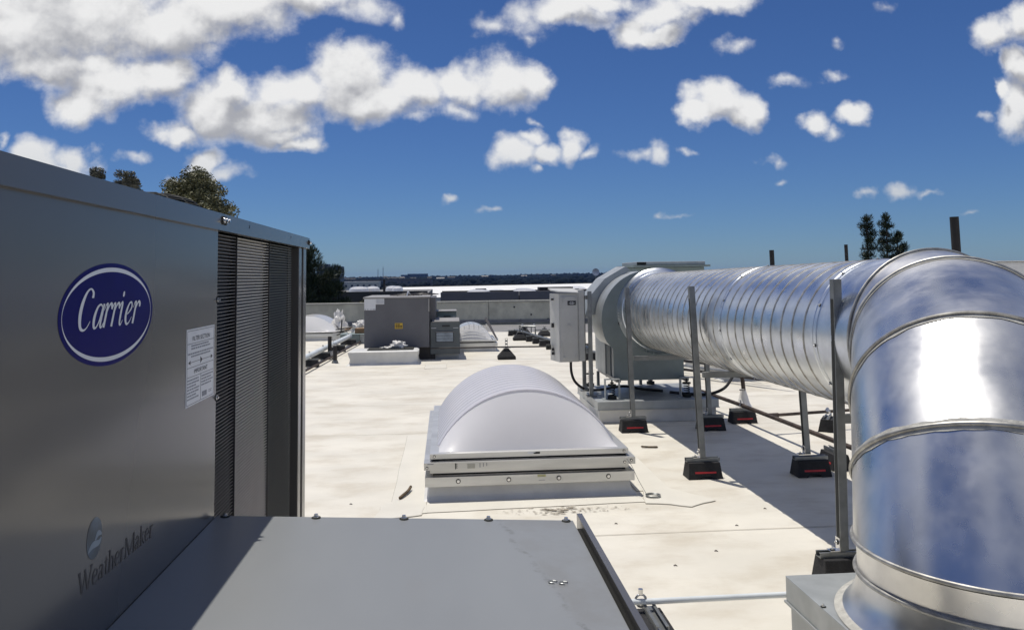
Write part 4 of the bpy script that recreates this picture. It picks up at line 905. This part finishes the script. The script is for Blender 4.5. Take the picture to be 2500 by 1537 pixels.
# ================================================================ NEAR SKYLIGHT
def skylight(x0, x1, y0, y1, zc, rise, label, ribs=True, near=True, m='dome', inset=.35, group='domed skylights', halfw=None):
    t = thing('skylight', ((x0 + x1) / 2, (y0 + y1) / 2, 0), label, 'skylight', group)
    w = .035
    # membrane skirt that flares at the roof
    b = MB(); P0 = [(x0 + .03, y0 + .03), (x1 - .03, y0 + .03), (x1 - .03, y1 - .03), (x0 + .03, y1 - .03)]
    def rect(e, z): return [(x0 - e, y0 - e, z), (x1 + e, y0 - e, z), (x1 + e, y1 + e, z), (x0 - e, y1 + e, z)]
    b.loft([rect(.03, .001), rect(0, .02), rect(-.012, .085), rect(-.014, .10)]); b.build('membrane_skirt', 'flash' if near else 'wrap', t, smooth=False, fix=True, bevel=.01)
    if near:
        b = MB(); b.loft([rect(.016, .092), rect(.016, .152), rect(-.03, .1525), rect(-.03, .10)]); ff = b.build('curb_flashing', 'alu', t)
        for k in range(4): screw(ff, (x0 + .20 + k * (x1 - x0 - .36) / 3, y0 - .0162, .124), (0, -1, 0), .010, .006)
        b = MB(); b.loft([rect(-.034, .1535), rect(-.034, .180)]); b.build('dark_gap', 'gasket', t)
        b = MB(); b.loft([rect(-.016, .170), rect(-.016, .2), rect(.022, .2005), rect(.022, .245), rect(-.04, .2465)]); fr_ = b.build('lower_frame', 'alu', t)
        for x, z in ((x0 - .002, .215), (x1 - .05, .215), (x1 - .005, .225)): screw(fr_, (x, y0 - .0225, z), (0, -1, 0), .006, .004)
        MB().box(x0 + .26, x0 + .31, y0 - .0235, y0 - .0225, .205, .235).build('old_sticker', mat('old_sticker', (.45, .44, .38), .8), fr_)
        for k in range(3): MB().box(x0 + .34 + k * .022, x0 + .345 + k * .022, y0 - .0235, y0 - .0225, .21 + .004 * k, .238).build('pen_mark', 'smallink', fr_)
        MB().box(x0 + .18, x0 + .186, y0 - .0235, y0 - .0225, .203, .24).build('pen_mark', 'ink', fr_)
        for k in range(5): MB().box(x0 + .186, x0 + .196 - .002 * (k % 2), y0 - .0235, y0 - .0225, .208 + k * .0065, .2105 + k * .0065).build('pen_mark', 'ink', fr_)
        MB().box(x0 + .0, x0 + .04, y0 - .0235, y0 - .0225, .236, .2415).build('pen_mark', 'smallink', fr_)
        MB().box(x0 + .72, x0 + .775, y0 - .0175, y0 - .0165, .134, .149).build('yellow_tag', mat('pale_yellow_tag', (.50, .47, .22), .7), ff)
        MB().box(x0 + .725, x0 + .765, y0 - .0180, y0 - .0175, .139, .142).build('tag_print', 'smallink', ff); MB().box(x0 + .728, x0 + .768, y0 - .0173, y0 - .0165, .112, .115).build('tag_print', 'smallink', ff)
        b = MB(); b.loft([rect(-.03, .247), rect(-.03, .262)]); b.build('dark_gap', 'gasket', t)
        b = MB(); b.loft([rect(-.016, .262), rect(-.016, .294), rect(-.075, .296)]); f2_ = b.build('upper_frame', 'alu', t)
        for x in (x0 + .045, x1 - .045): screw(f2_, (x, y0 + .0155, .279), (0, -1, 0), .006, .004)
        for k, (x, w_) in enumerate(((x0 + .66, .05), (x0 + .70, .012), (x0 + .712, .03))): MB().box(x, x + w_, y0 + .0148, y0 + .0155, .277, .290 - .004 * (k % 2)).build('tape_scrap', 'white' if k == 0 else 'ink', f2_)
    else:
        b = MB(); b.loft([rect(.02, .10), rect(.02, .165), rect(-.02, .166)]); b.build('curb_flashing', 'alu', t)
        b = MB(); b.loft([rect(-.03, .167), rect(-.03, .19)]); b.build('dark_gap', 'gasket', t)
        b = MB(); b.loft([rect(.0, .19), rect(.0, zc), rect(-.06, zc + .002)]); b.build('frame', 'alu', t)
    # vaulted dome: arch profile swept along y, hipped ends
    xa, xb = x0 + .075, x1 - .075; ya, yb = y0 + .06, y1 - .06; n = 28; z0 = zc
    cx = (xa + xb) / 2; hw = (xb - xa) / 2
    Rr = (hw * hw + rise * rise) / (2 * rise); a_m = math.asin(min(1, hw / Rr)) if rise <= hw else math.pi - math.asin(hw / Rr)
    def arch(y, k=1.0, dz=0, grow=0): return [(cx + (Rr + grow) * math.sin(-a_m + 2 * a_m * i / n), y, z0 + ((Rr + grow) * math.cos(-a_m + 2 * a_m * i / n) - Rr * math.cos(a_m)) * k + dz) for i in range(n + 1)]
    fr0, fr1 = ya + inset * .55, yb - inset * .55
    b = MB(); rows = []
    if ribs:
        nr = 12; L_ = fr1 - fr0
        for k in range(nr * 6 + 1):
            y = fr0 + L_ * k / (nr * 6); rows.append(arch(y, grow=.017 * abs(math.sin(math.pi * k / 6)) if 0 < k < nr * 6 else 0))
    else: rows = [arch(fr0 + (fr1 - fr0) * k / 8) for k in range(9)]
    m1 = n + 1; b.add([v for r_ in rows for v in r_], [(i * m1 + j, i * m1 + j + 1, (i + 1) * m1 + j + 1, (i + 1) * m1 + j) for i in range(len(rows) - 1) for j in range(n)])
    vault = b.build('vault', m, t, smooth=True, ang=80)
    for ye, yi, s_ in ((ya, fr0, 1), (yb, fr1, -1)):
        b = MB(); ed = arch(yi); rows = []
        for k in range(7):
            q = k / 6; row = []
            for (x, y, z) in ed:
                zz = z0 + (z - z0) * (1 - q); yy2 = yi + (ye - yi) * q - s_ * .014 * math.sin(math.pi * q) * ((z - z0) / rise)
                row.append((x, yy2, zz))
            rows.append(row)
        b.add([v for r_ in rows for v in r_], [(i * m1 + j, i * m1 + j + 1, (i + 1) * m1 + j + 1, (i + 1) * m1 + j) for i in range(6) for j in range(n)])
        b.build('end_panel', 'domefront' if near else m, t, smooth=True, ang=80)
        if near:
            b = MB(); b.tube([Vector(p) + Vector((0, 0, .002)) for p in ed], .006, 8); b.build('end_rib', m, t, smooth=True)
    return t
S = skylight(-.13, 1.222, 5.345, 7.38, .297, .365, 'large near skylight with ribbed white dome in the middle of the roof')
sk = skylight(.02, .97, 15.65, 17.0, .215, .30, 'small far skylight with wire grid over its white dome, right of the far unit', ribs=False, near=False, m='dome2', inset=.3)
b = MB()
for k in range(8):
    x = .16 + k * .095; zt = .215 + .30 * (1 - ((x - .495) / .41) ** 2) + .006 if abs(x - .495) < .40 else .22
    b.tube([(x, 15.72, .222), (x, 15.86, max(.22, zt)), (x, 16.8, max(.22, zt)), (x, 16.95, .222)], .003, 5)
for k in range(5):
    q = k / 5; y = 15.7 + .14 * q; hw_ = .39 * math.sqrt(max(0, 1 - q)) + .0
    b.tube([(.495 - hw_, y - .01, .222 + .30 * q), (.495 + hw_, y - .01, .222 + .30 * q)], .003, 5)
b.build('wire_guard', 'strut', sk)
t = thing('leaning_screen', (1.05, 16.4, 0), 'dark panel leaning on the right side of the small far skylight', 'panel')
MB().hexa([(.98, 15.7, .20), (1.0, 15.7, .20), (.86, 17.5, .50), (.84, 17.5, .50), (.98, 15.7, .215), (1.0, 15.7, .23), (.88, 17.5, .56), (.83, 17.5, .56)]).build('sheet', 'blackmetal', t)
for x in (.865, .99): MB().bar((x, 15.7 if x > .9 else 17.5, .21), (x, 15.72 if x > .9 else 17.48, .42 if x < .9 else .25), .03, .03).build('edge_bar', 'alu', t)
skylight(-4.1, -2.51, 19.15, 20.9, .205, .36, 'far left white skylight partly hidden by the near unit', ribs=False, near=False, m='dome2', inset=.5)
skylight(3.72, 5.3, 10.62, 12.4, .22, .3, 'skylight glimpsed under the duct behind the conduits', ribs=False, near=False, m='dome2')

# ================================================================ FAR GREY ROOFTOP UNIT
u2 = thing('rooftop_unit', (-.87, 15, .2), 'far dark grey rooftop air conditioner with yellow sticker, left of centre', 'air conditioner')
MB().box(-1.44, -.30, 14.3, 16.0, .22, 1.085).build('cabinet', 'unit2', u2, bevel=.006)
MB().box(-1.46, -.285, 14.285, 16.02, 1.087, 1.112).build('top_pan', 'unit2top', u2, bevel=.004)
MB().box(-.298, -.19, 14.55, 16.0, .22, 1.09).build('side_section', 'unit2', u2, bevel=.005)
MB().box(-1.40, -.2, 14.4, 15.95, 0, .218).build('curb', 'blackmetal', u2)
b = MB()
for cx_, cy_ in ((-.75, 15.2), (-.45, 15.6)):
    for r_ in (.08, .16, .24, .30):
        b.tube([(cx_ + r_ * math.cos(k * .3927), cy_ + r_ * math.sin(k * .3927), 1.16 - r_ * .12) for k in range(16)], .008, 5, closed=True)
    for k in range(6): b.bar((cx_, cy_, 1.16), (cx_ + .3 * math.cos(k * 1.047), cy_ + .3 * math.sin(k * 1.047), 1.118), .012, .012)
b.build('fan_guard', 'blackmetal', u2)
b = MB(); b.tube(spline([(-.72, 14.9, 1.115), (-.70, 14.92, 1.19), (-.68, 15.0, 1.15), (-.66, 15.1, 1.12)], 4), .012, 6); b.build('white_cable', 'white', u2)
b = MB(); b.box(-1.438, -1.24, 14.294, 14.299, .885, 1.083); b.box(-1.2395, -1.09, 14.294, 14.299, .985, 1.083); b.build('white_notice', 'white', u2)
b = MB()
for x in (-1.43, -1.385, -1.33, -1.29): b.box(x, x + .02 + .03 * (x > -1.3), 14.290, 14.2935, .893, .905)
for k in range(5): b.box(-1.23, -1.10, 14.290, 14.2935, 1.0 + k * .016, 1.003 + k * .016)
b.build('notice_print', 'smallink', u2)
b = MB(); b.box(-.905, -.769, 14.294, 14.299, .553, .652); ys = b.build('yellow_sticker', 'yellow', u2)
b = MB()
for z, n_ in ((.622, 2), (.596, 3), (.570, 3)):
    for k in range(n_): b.box(-.892 + k * .040, -.858 + k * .040, 14.290, 14.2935, z, z + .014)
b.build('sticker_print', 'ink', ys)
b = MB(); b.box(-.32, -.296, 14.285, 14.31, .85, 1.07); b.build('corner_trim', 'unit2top', u2)
b = MB(); b.box(-.285, .238, 14.35, 15.1, .09, .66); eh = b.build('intake_hood', 'fan' if 0 else mat('dark_greygreen', (.10, .115, .12), .5, var=.05), u2, bevel=.005)
MB().hexa([(-.25, 14.34, .655), (.23, 14.34, .655), (.23, 14.7, .70), (-.27, 14.7, .70), (-.25, 14.34, .668), (.23, 14.34, .668), (.23, 14.7, .713), (-.27, 14.7, .713)]).build('hood_lip', 'unit2top', eh)
b = MB(); b.box(-.19, .13, 14.338, 14.3495, .30, .475); b.build('vent_frame', 'ink', eh)
for k in range(3): MB().box(-.178, .118, 14.325, 14.337, .312 + k * .053, .36 + k * .053).build('vent_slat', mat('vent_slat%d' % k, (.26, .30, .34), .4) if k == 0 else bpy.data.materials['vent_slat0'], eh)
MB().box(-.185, .125, 14.32, 14.337, .476, .486).build('vent_rain_lip', 'unit2top', eh)
for x in (-.27, .12): MB().box(x, x + .09, 14.345, 14.3495, .545, .552).build('rivet_row', 'white', eh)
MB().box(-.08, .06, 14.345, 14.3495, .57, .60).build('embossed_print', 'ink', eh)
b = MB(); b.box(-.18, .188, 15.2, 15.9, .40, .80); e2 = b.build('upper_hood', 'greygreen', u2, bevel=.004)
MB().box(-.19, .195, 15.15, 15.9, .802, .815).build('hood_lip', 'unit2top', e2); MB().box(-.12, .12, 15.17, 15.199, .60, .612).build('hood_lip', 'unit2top', e2)
MB().box(-.05, .08, 15.19, 15.199, .70, .72).build('embossed_print', 'ink', e2)
for x in (-.16, .12): MB().box(x, x + .05, 15.19, 15.199, .702, .71).build('rivet_row', 'white', e2)
MB().box(-.24, .22, 14.5, 15.0, 0, .085).build('hood_curb', 'wrap', u2)
# wrapped pad curb in front with a dark lid
w = thing('wrapped_curb', (-1.05, 13.85, 0), 'low white membrane wrapped curb in front of the far grey unit', 'roof curb')
b = MB(); ng = 22; rows = []
def rr(e, z, wob): return [(x + wob * noise.noise((x * 4, y * 4, z * 9 + 1)), y + wob * noise.noise((x * 4, y * 4, z * 9 + 5)), z) for x, y in
    [(-1.62 - e + (1.14 + 2 * e) * k / ng, 13.62 - e) for k in range(ng)] + [(-.48 + e, 13.62 - e + (.58 + 2 * e) * k / 8) for k in range(8)] + [(-.48 + e - (1.14 + 2 * e) * k / ng, 14.2 + e) for k in range(ng)] + [(-1.62 - e, 14.2 + e - (.58 + 2 * e) * k / 8) for k in range(8)]]
b.loft([rr(.05, 0, .02), rr(.0, .03, .02), rr(-.01, .10, .03), rr(-.0, .17, .03), rr(.01, .215, .02), rr(-.03, .235, .0)], cap=True)
b.build('membrane', 'wrap', w, smooth=True, ang=50)
MB().box(-1.33, -.56, 13.68, 14.18, .2355, .248).build('lid', 'gasket', w)
def crumple(name, label, c, r, seed, cat='plastic bag', m='bag', sq=(1, 1, 1)):
    b = MB(); n, k2 = 22, 14; vs = []
    for j in range(k2 + 1):
        for i in range(n):
            th = math.pi * j / k2; ph = 2 * math.pi * i / n; d = Vector((math.sin(th) * math.cos(ph), math.sin(th) * math.sin(ph), math.cos(th)))
            q = 1 + .75 * noise.noise(d * 1.9 + Vector((seed, 0, 0))) + .38 * noise.noise(d * 5.5 + Vector((0, seed, 0))) + .12 * noise.noise(d * 13)
            z = c[2] + d.z * r * sq[2] * q; vs.append((c[0] + d.x * r * sq[0] * q, c[1] + d.y * r * sq[1] * q, max(z, c[2] - r * sq[2] * .75)))
    b.add(vs, [(j * n + i, j * n + (i + 1) % n, (j + 1) * n + (i + 1) % n, (j + 1) * n + i) for j in range(k2) for i in range(n)])
    return b.build(name, m, smooth=True, ang=20, label=label, cat=cat)
crumple('rag', 'crumpled white rag lying on the dark lid before the far grey unit', (-.83, 13.95, .295), .085, 2, 'rag', 'bag', (1.4, 1, .8))
crumple('rag', 'flat end of white cloth trailing left of the crumpled rag', (-1.0, 13.93, .262), .05, 8, 'rag', 'bag', (1.9, 1, .35))
crumple('plastic_bag', 'tall crumpled white plastic bag behind the far left skylight', (-2.60, 19.9, .36), .15, 5, 'plastic bag', 'bag', (.9, .9, 1.75))
crumple('plastic_bag', 'pinkish white plastic bag behind the green box beside the cardboard', (-2.0, 18.8, .27), .17, 6, 'plastic bag', 'bag', (1.0, 1, 1.0))
MB().box(-2.05, -1.62, 18.3, 18.55, .215, .325).build('cardboard_box', 'cardboard', label='brown cardboard box beside the far grey unit, on the green box', cat='box', bevel=.003)
gb = thing('green_box', (-2.07, 18.3, 0), 'pale grey green metal box behind the white pipe end', 'metal box')
MB().box(-2.34, -1.92, 18.05, 18.6, 0, .205).build('front_case', 'greygreen', gb, bevel=.004); MB().box(-1.918, -1.5, 18.10, 18.6, 0, .205).build('side_case', 'galvmatte', gb, bevel=.004)
MB().box(-2.35, -1.5, 18.04, 18.62, .206, .213).build('lid', 'greygreen', gb)
sc_ = thing('scrap_heap', (-2.45, 18.9, 0), 'tangle of dark straps and pipe scraps between skylight and green box', 'scrap')
for k, (p, q, r_) in enumerate((((-2.42, 18.8, .2), (-2.40, 18.8, .50), .014), ((-2.55, 18.9, .27), (-2.15, 18.7, .33), .012), ((-2.6, 18.8, .20), (-2.3, 18.9, .24), .02), ((-2.5, 18.7, .16), (-2.25, 18.9, .27), .014), ((-2.35, 19, .24), (-2.05, 18.9, .36), .03))):
    MB().tube([p, q], r_, 8).build('strap', 'blackmetal' if k < 4 else 'cardboard', sc_)
MB().box(-2.6, -2.36, 18.75, 18.95, 0, .20).build('pallet_block', 'wrap', sc_)

# white pipe run and stubs
wp = thing('white_pipe', (-2.2, 15.6, 0), 'fat white pipe running over black blocks beside the near unit', 'pipe')
MB().tube([(-2.36, 11.5, .185), (-2.26, 13.6, .185), (-2.19, 15.8, .185), (-2.12, 17.85, .185)], .045, 16).build('pipe_run', 'whitepipe', wp, smooth=True)
MB().tube([(-2.12, 17.8, .185), (-2.12, 17.9, .185)], .055, 16).build('end_cap', 'whitepipe', wp, smooth=True)
MB().tube([(-2.19, 15.7, .185), (-2.188, 15.85, .185)], .052, 16).build('coupling', 'whitepipe', wp, smooth=True)
for y, x in ((13.55, -2.26), (14.75, -2.22), (16.25, -2.175), (17.75, -2.125)): MB().tube([(x, y, .235), (x, y, .258)], .014, 8).build('clamp_bolt', 'zinc', wp)
tp = thing('thin_pipe', (-2.1, 15.5, 0), 'thin dark pipe lying on the roof beside the fat white pipe', 'pipe')
MB().tube([(-2.2, 11.5, .05), (-2.02, 15.6, .05), (-1.9, 18.05, .05)], .018, 8).build('pipe_run', 'brownpipe', tp, smooth=True)
for x, y, h0, h1, l in ((-2.12, 14.9, .10, .40, 'taller black pipe stub with white conical boot'), (-1.915, 14.1, .02, .32, 'shorter black pipe stub right of the white boot')):
    t = thing('pipe_stub', (x, y, 0), l, 'vent pipe'); MB().tube([(x, y, h0), (x, y, h1)], .035, 14).build('stub', 'blackmetal', t, smooth=True)
    if h0 > .05:
        MB().loft([circ((x + .03, y, z), UX, (0, 1, 0), r_, 20) for z, r_ in ((.002, .20), (.006, .12), (.12, .06), (.14, .045))]).build('boot', 'patch', t, smooth=True)
    else:
        MB().tube([(x, y, .30), (x, y, .315)], .042, 14).build('clamp_ring', 'zinc', t); MB().tube([(x, y, .001), (x, y, .05)], [.06, .042], 14).build('base_ring', 'strut', t)
# gas line across the roof
gl_ = thing('gas_line', (.8, 14.15, .2), 'thin black gas line crossing the roof from the far unit to the cabinet', 'pipe')
MB().tube([(-.29, 14.13, .215), (1.05, 14.13, .212), (2.42, 14.1, .205)], .013, 8).build('pipe_run', 'blackmetal', gl_, smooth=True)
MB().tube([(2.40, 14.1, .205), (2.52, 14.1, .205)], .045, 10).build('valve', 'blackmetal', gl_)
# pipe rack at the far gutter
pr_ = thing('pipe_rack', (1.85, 18.5, 0), 'galvanised gooseneck pipe rack on the blocks near the far gutter', 'pipe rack')
b = MB(); b.tube([(1.70, 18.6, .20), (1.70, 18.6, .285), (2.045, 18.5, .285), (2.05, 18.5, .05)], .02, 8); b.build('gooseneck', 'strut', pr_)
for x in (1.76, 1.86, 1.96): MB().box(x - .012, x + .012, 18.55, 18.575, .14, .27).build('rack_post', 'strut', pr_)
for x in (1.76, 2.03): MB().box(x - .02, x + .02, 18.6, 18.62, .31, .34).build('cap_block', 'white', pr_)
MB().tube([(2.05, 18.5, .20), (2.7, 18.6, .20)], .016, 8).build('rail', 'strut', pr_)
cp_ = thing('conduit_run', (2.3, 15, .15), 'pair of long conduits laid along the row of black blocks', 'conduit')
for dx, dz in ((-.03, .0), (.03, .0)):
    MB().tube([(1.68 + dx, 19.6, .152), (1.82 + dx, 18.6, .152), (2.07 + dx, 16.55, .152), (2.46 + dx, 13.7, .152), (3.1 + dx, 11.8, .152), (3.75 + dx, 10.4, .152), (4.2, 9.6, .152)], .013, 8).build('conduit', 'strut', cp_, smooth=True)
t = thing('strut_rails', (3.6, 11, .1), 'pair of low strut rails glimpsed below the duct beyond the fan', 'rail')
for dz, dy in ((.20, 0), (.26, .35), (.10, -.3)): MB().bar((2.9, 12.4 + dy, dz), (4.1, 10.1 + dy, dz), .03, .035).build('rail', 'blackmetal', t)

# brown steam pipes right of the duct
bp = thing('brown_pipe', (2.9, 6.5, .15), 'long rusty brown pipe running towards the viewer under the duct', 'pipe')
MB().tube([(2.72, 9.1, .165), (2.80, 8.6, .165), (2.875, 7.7, .163), (2.95, 5.98, .163), (3.02, 4.4, .163), (3.05, 2.5, .163)], .019, 12).build('pipe_run', 'brownpipe', bp, smooth=True)
b = MB(); b.tube([(2.875 + .026 * math.cos(a), 7.70, .163 + .026 * math.sin(a)) for a in [k * .5236 for k in range(12)]], .005, 6, closed=True); b.tube([(2.86, 7.7, .19), (2.855, 7.7, .215)], .008, 8); b.build('clamp', 'zinc', bp)
bp = thing('brown_cross_pipe', (4, 7.1, .15), 'thin brown pipe crossing sideways behind the back duct leg', 'pipe')
MB().tube([(2.93, 7.12, .165), (3.5, 7.22, .168), (6.5, 7.75, .168)], .014, 10).build('pipe_run', 'brownpipe', bp, smooth=True)
MB().tube([(2.90, 7.115, .165), (2.99, 7.13, .165)], .021, 10).build('tee', 'brownpipe', bp)
b = MB(); b.tube([(3.5, 7.22, .150), (3.5, 7.22, .172), (3.5, 7.22, .205)], [.02, .028, .008], 12); b.build('ball_clamp', 'zinc', bp, smooth=True)
bt = thing('boot_vent', (3.15, 8.4, 0), 'thin vent pipe in a pale conical boot behind the brown pipe clamp', 'vent pipe')
MB().tube([(3.155, 8.4, .2), (3.12, 8.4, .62)], .022, 12).build('stub', 'brownpipe', bt, smooth=True)
MB().loft([circ((3.15, 8.4, z), UX, (0, 1, 0), r_, 24) for z, r_ in ((.002, .15), (.006, .10), (.08, .062), (.20, .03), (.22, .026))]).build('boot', 'bag', bt, smooth=True)
MB().tube([(3.10, 8.38, .215), (3.16, 8.36, .215)], .01, 6).build('clamp_screw', 'zinc', bt)
# thin pipe by the hood
fp = thing('bare_pipe', (1.05, 3.24, .1), 'thin bare metal pipe from the hood corner to the galvanised box', 'pipe')
MB().tube([(.70, 3.235, .152), (.83, 3.237, .150), (1.278, 3.24, .150), (1.5, 3.24, .150)], .0115, 12).build('pipe_run', 'whitepipe', fp, smooth=True)
b = MB(); b.tube([(.765 + .022 * math.cos(a), 3.237, .155 + .024 * math.sin(a)) for a in [k * .5236 for k in range(12)]], .005, 6, closed=True); b.tube([(.765, 3.237, .18), (.765, 3.237, .20)], .010, 8); b.build('clamp', 'zinc', fp, smooth=True)

# tall vent stacks behind the duct, big unit beyond
for x, y, z0, z1, r_, l in ((6.05, 9.0, 0, 2.083, .050, 'tallest dark vent stack at the right, above the elbow'), (7.15, 17.0, 0, 1.945, .050, 'left dark vent stack rising above the middle of the duct'), (11.0, 21.0, 0, 2.19, .045, 'short dark vent stack between the other two')):
    if y == 21.0: x, y, r_ = 8.33, 16, .035; z1 = 2.015
    t = thing('vent_stack', (x, y, 0), l, 'vent pipe', None); MB().tube([(x, y, 0), (x - .03, y, z1)], r_, 16).build('stack', 'stackiron', t, smooth=True)
    MB().loft([circ((x, y, z), UX, (0, 1, 0), q, 20) for z, q in ((.002, .22), (.01, .12), (.2, r_ + .01))]).build('boot', 'patch', t, smooth=True)
big = thing('penthouse_unit', (4, 14.6, 0), 'big pale green rooftop unit with flat cap behind the duct', 'air conditioner')
MB().box(3.375, 4.61, 14.0, 15.2, 0, 1.575).build('cabinet', 'greygreen', big, bevel=.01)
MB().box(3.30, 4.69, 13.9, 15.3, 1.577, 1.612).build('cap_flange', 'greygreen', big); MB().box(3.38, 4.63, 14.0, 15.2, 1.613, 1.675).build('top_hood', 'galvmatte', big, bevel=.01)
MB().box(3.385, 3.55, 13.985, 13.999, 1.618, 1.668).build('vent_slats', 'gasket', big)
wu = thing('pale_unit', (8, 10.6, 0), 'pale rooftop unit at the far right behind the elbow', 'air conditioner')
MB().box(7.35, 8.8, 10.2, 11.6, 0, 1.555).build('cabinet', 'whiteroof', wu, bevel=.03); MB().box(7.33, 8.82, 10.18, 11.62, 1.556, 1.57).build('cap', 'whiteroof', wu)

# ================================================================ MEMBRANE PATCHES AND LITTER
def patch(pts, z=.004, m='patch', name='membrane_patch', th=.003):
    b = MB(); n = len(pts); b.add([(x, y, .0005) for x, y in pts] + [(x, y, z) for x, y in pts], [tuple(range(n, 2 * n))] + [(i, (i + 1) % n, n + (i + 1) % n, n + i) for i in range(n)])
    o = b.build(name, m, roof, fix=True)
    e = MB(); e.tube([(x, y, .0022) for x, y in pts], .0022, 5, closed=True); e.build('patch_edge', 'seam', o)
    return o
def wob(pts, amp=.012, seed=0):
    out = []
    for i, (x, y) in enumerate(pts):
        x2, y2 = pts[(i + 1) % len(pts)]
        for k in range(6):
            q = k / 6; a, c = x + (x2 - x) * q, y + (y2 - y) * q
            out.append((a + amp * noise.noise((a * 5, c * 5, seed)), c + amp * noise.noise((a * 5, c * 5, seed + 9))))
    return out
patch(wob([(-.13, 5.08), (1.26, 5.14), (1.26, 5.30), (-.13, 5.30)], seed=1))
patch(wob([(-.36, 5.02), (-.135, 5.07), (-.135, 5.33), (-.15, 7.5), (-.36, 7.5)], seed=2), .0045)
patch(wob([(-.44, 5.0), (-.36, 4.98), (-.15, 5.02), (-.14, 5.20), (-.24, 5.42), (-.42, 5.30)], .03, 3), .007)
patch(wob([(1.265, 5.10), (1.40, 5.06), (1.52, 4.98), (1.62, 5.06), (1.70, 5.10), (1.62, 5.25), (1.50, 5.42), (1.30, 5.45)], .03, 4), .007)
patch(wob([(1.265, 5.4), (1.50, 5.38), (1.50, 7.6), (1.265, 7.6)], seed=5), .0045)
patch(wob([(-.35, 12.9), (.0, 12.9), (.0, 13.5), (-.35, 13.5)], seed=6))
patch(wob([(.95, 2.9), (1.27, 2.9), (1.27, 3.14), (1.0, 3.14)], .03, 7), .006)
# grime where water ponds below the skylight
b = MB(); rgg = random.Random(12)
for k in range(150):
    x = .72 + rgg.gauss(0, .20); y = 5.03 + rgg.gauss(0, .035) - .02 * rgg.random(); s_ = rgg.uniform(.002, .009) * (1.4 if abs(x - .7) < .12 else .8)
    if x < .2 or x > 1.25: continue
    b.add([(x + s_ * 2.2 * math.cos(a) * rgg.uniform(.4, 1), y + s_ * math.sin(a) * rgg.uniform(.4, 1), .0062 + k * 1e-6) for a in [q * .9 for q in range(7)]], [tuple(range(7))])
b.build('grime_specks', mat('grime_specks', (.30, .26, .20), .9, var=.3, scale=30), roof, fix=False, kind='stuff')
def litter(name, pts, r, label, m='wood', cat='litter'):
    b = MB(); b.tube(spline(pts, 5), [r] * 0 + [r * (1 if 0 < i < (len(pts) - 1) * 5 else .3) for i in range((len(pts) - 1) * 5 + 1)], 7)
    o = b.build(name, m, smooth=True); return tag(o, label, cat)
litter('bark_strip', [(-.315, 5.38, .014), (-.285, 5.46, .02), (-.262, 5.54, .022), (-.248, 5.62, .03)], .010, 'curled strip of brown bark lying left of the near skylight', cat='bark')
litter('dry_leaf', [(1.62, 6.72, .012), (1.68, 6.69, .012), (1.76, 6.69, .010)], .008, 'thin dark leaf lying between the skylight and the duct stands', cat='leaf')
co_ = thing('wire_coil', (1.335, 5.235, .01), 'small coil of wire on the roof at the right skylight corner', 'wire')
b = MB()
for k in range(3): b.tube([(1.335 + (.042 + .003 * k) * math.cos(a), 5.235 + (.04 + .002 * k) * math.sin(a), .011 + .004 * k) for a in [q * .2618 for q in range(24)]], .0025, 6, closed=True)
b.build('coil', 'strut', co_, smooth=True)
b = MB(); b.tube(spline([(1.185, 5.325, .235), (1.215, 5.30, .19), (1.25, 5.29, .11), (1.29, 5.25, .03), (1.30, 5.235, .012)], 6), .0016, 5); b.build('loose_end', 'strut', co_)
rgg = random.Random(31)
for k, (x, y, l) in enumerate([(1.66, 4.60, 'dark crumb on the roof right of the near skylight, before the duct shadow'), (1.13, 4.02, 'dark flat crumb on the roof between hood corner and galvanised box'), (.98, 4.72, 'small crumb in front of the skylight right of the hood flange'), (-.62, 5.33, 'tiny black speck left of the skylight next to the near unit'), (1.40, 4.2, 'pale crumb left of the galvanised box'), (1.95, 4.9, 'grey crumb inside the duct shadow')]):
    b = MB(); b.tube([(x - .009, y, .003), (x, y + .004, .005), (x + .009, y - .003, .002)], [.002, .0035, .0015], 6); b.build('crumb', 'grime', smooth=True, label=l, cat='debris')

# ================================================================ AIR
hzv = bpy.data.materials.new('haze_air'); hzv.use_nodes = True; hn = hzv.node_tree; hn.nodes.clear()
pv = hn.nodes.new('ShaderNodeVolumePrincipled'); pv.inputs['Color'].default_value = (.16, .36, .90, 1); pv.inputs['Density'].default_value = HAZE = .00004; pv.inputs['Anisotropy'].default_value = .2
ho = hn.nodes.new('ShaderNodeOutputMaterial'); hn.links.new(pv.outputs[0], ho.inputs['Volume'])
b = MB(); b.box(-9100, 9100, -3100, 9100, -16, 60); hb = b.build('haze', hzv, kind='stuff'); hb['label'] = 'thin blue summer haze over the valley'
for o in C.objects:
    if '_org' in o: del o['_org']
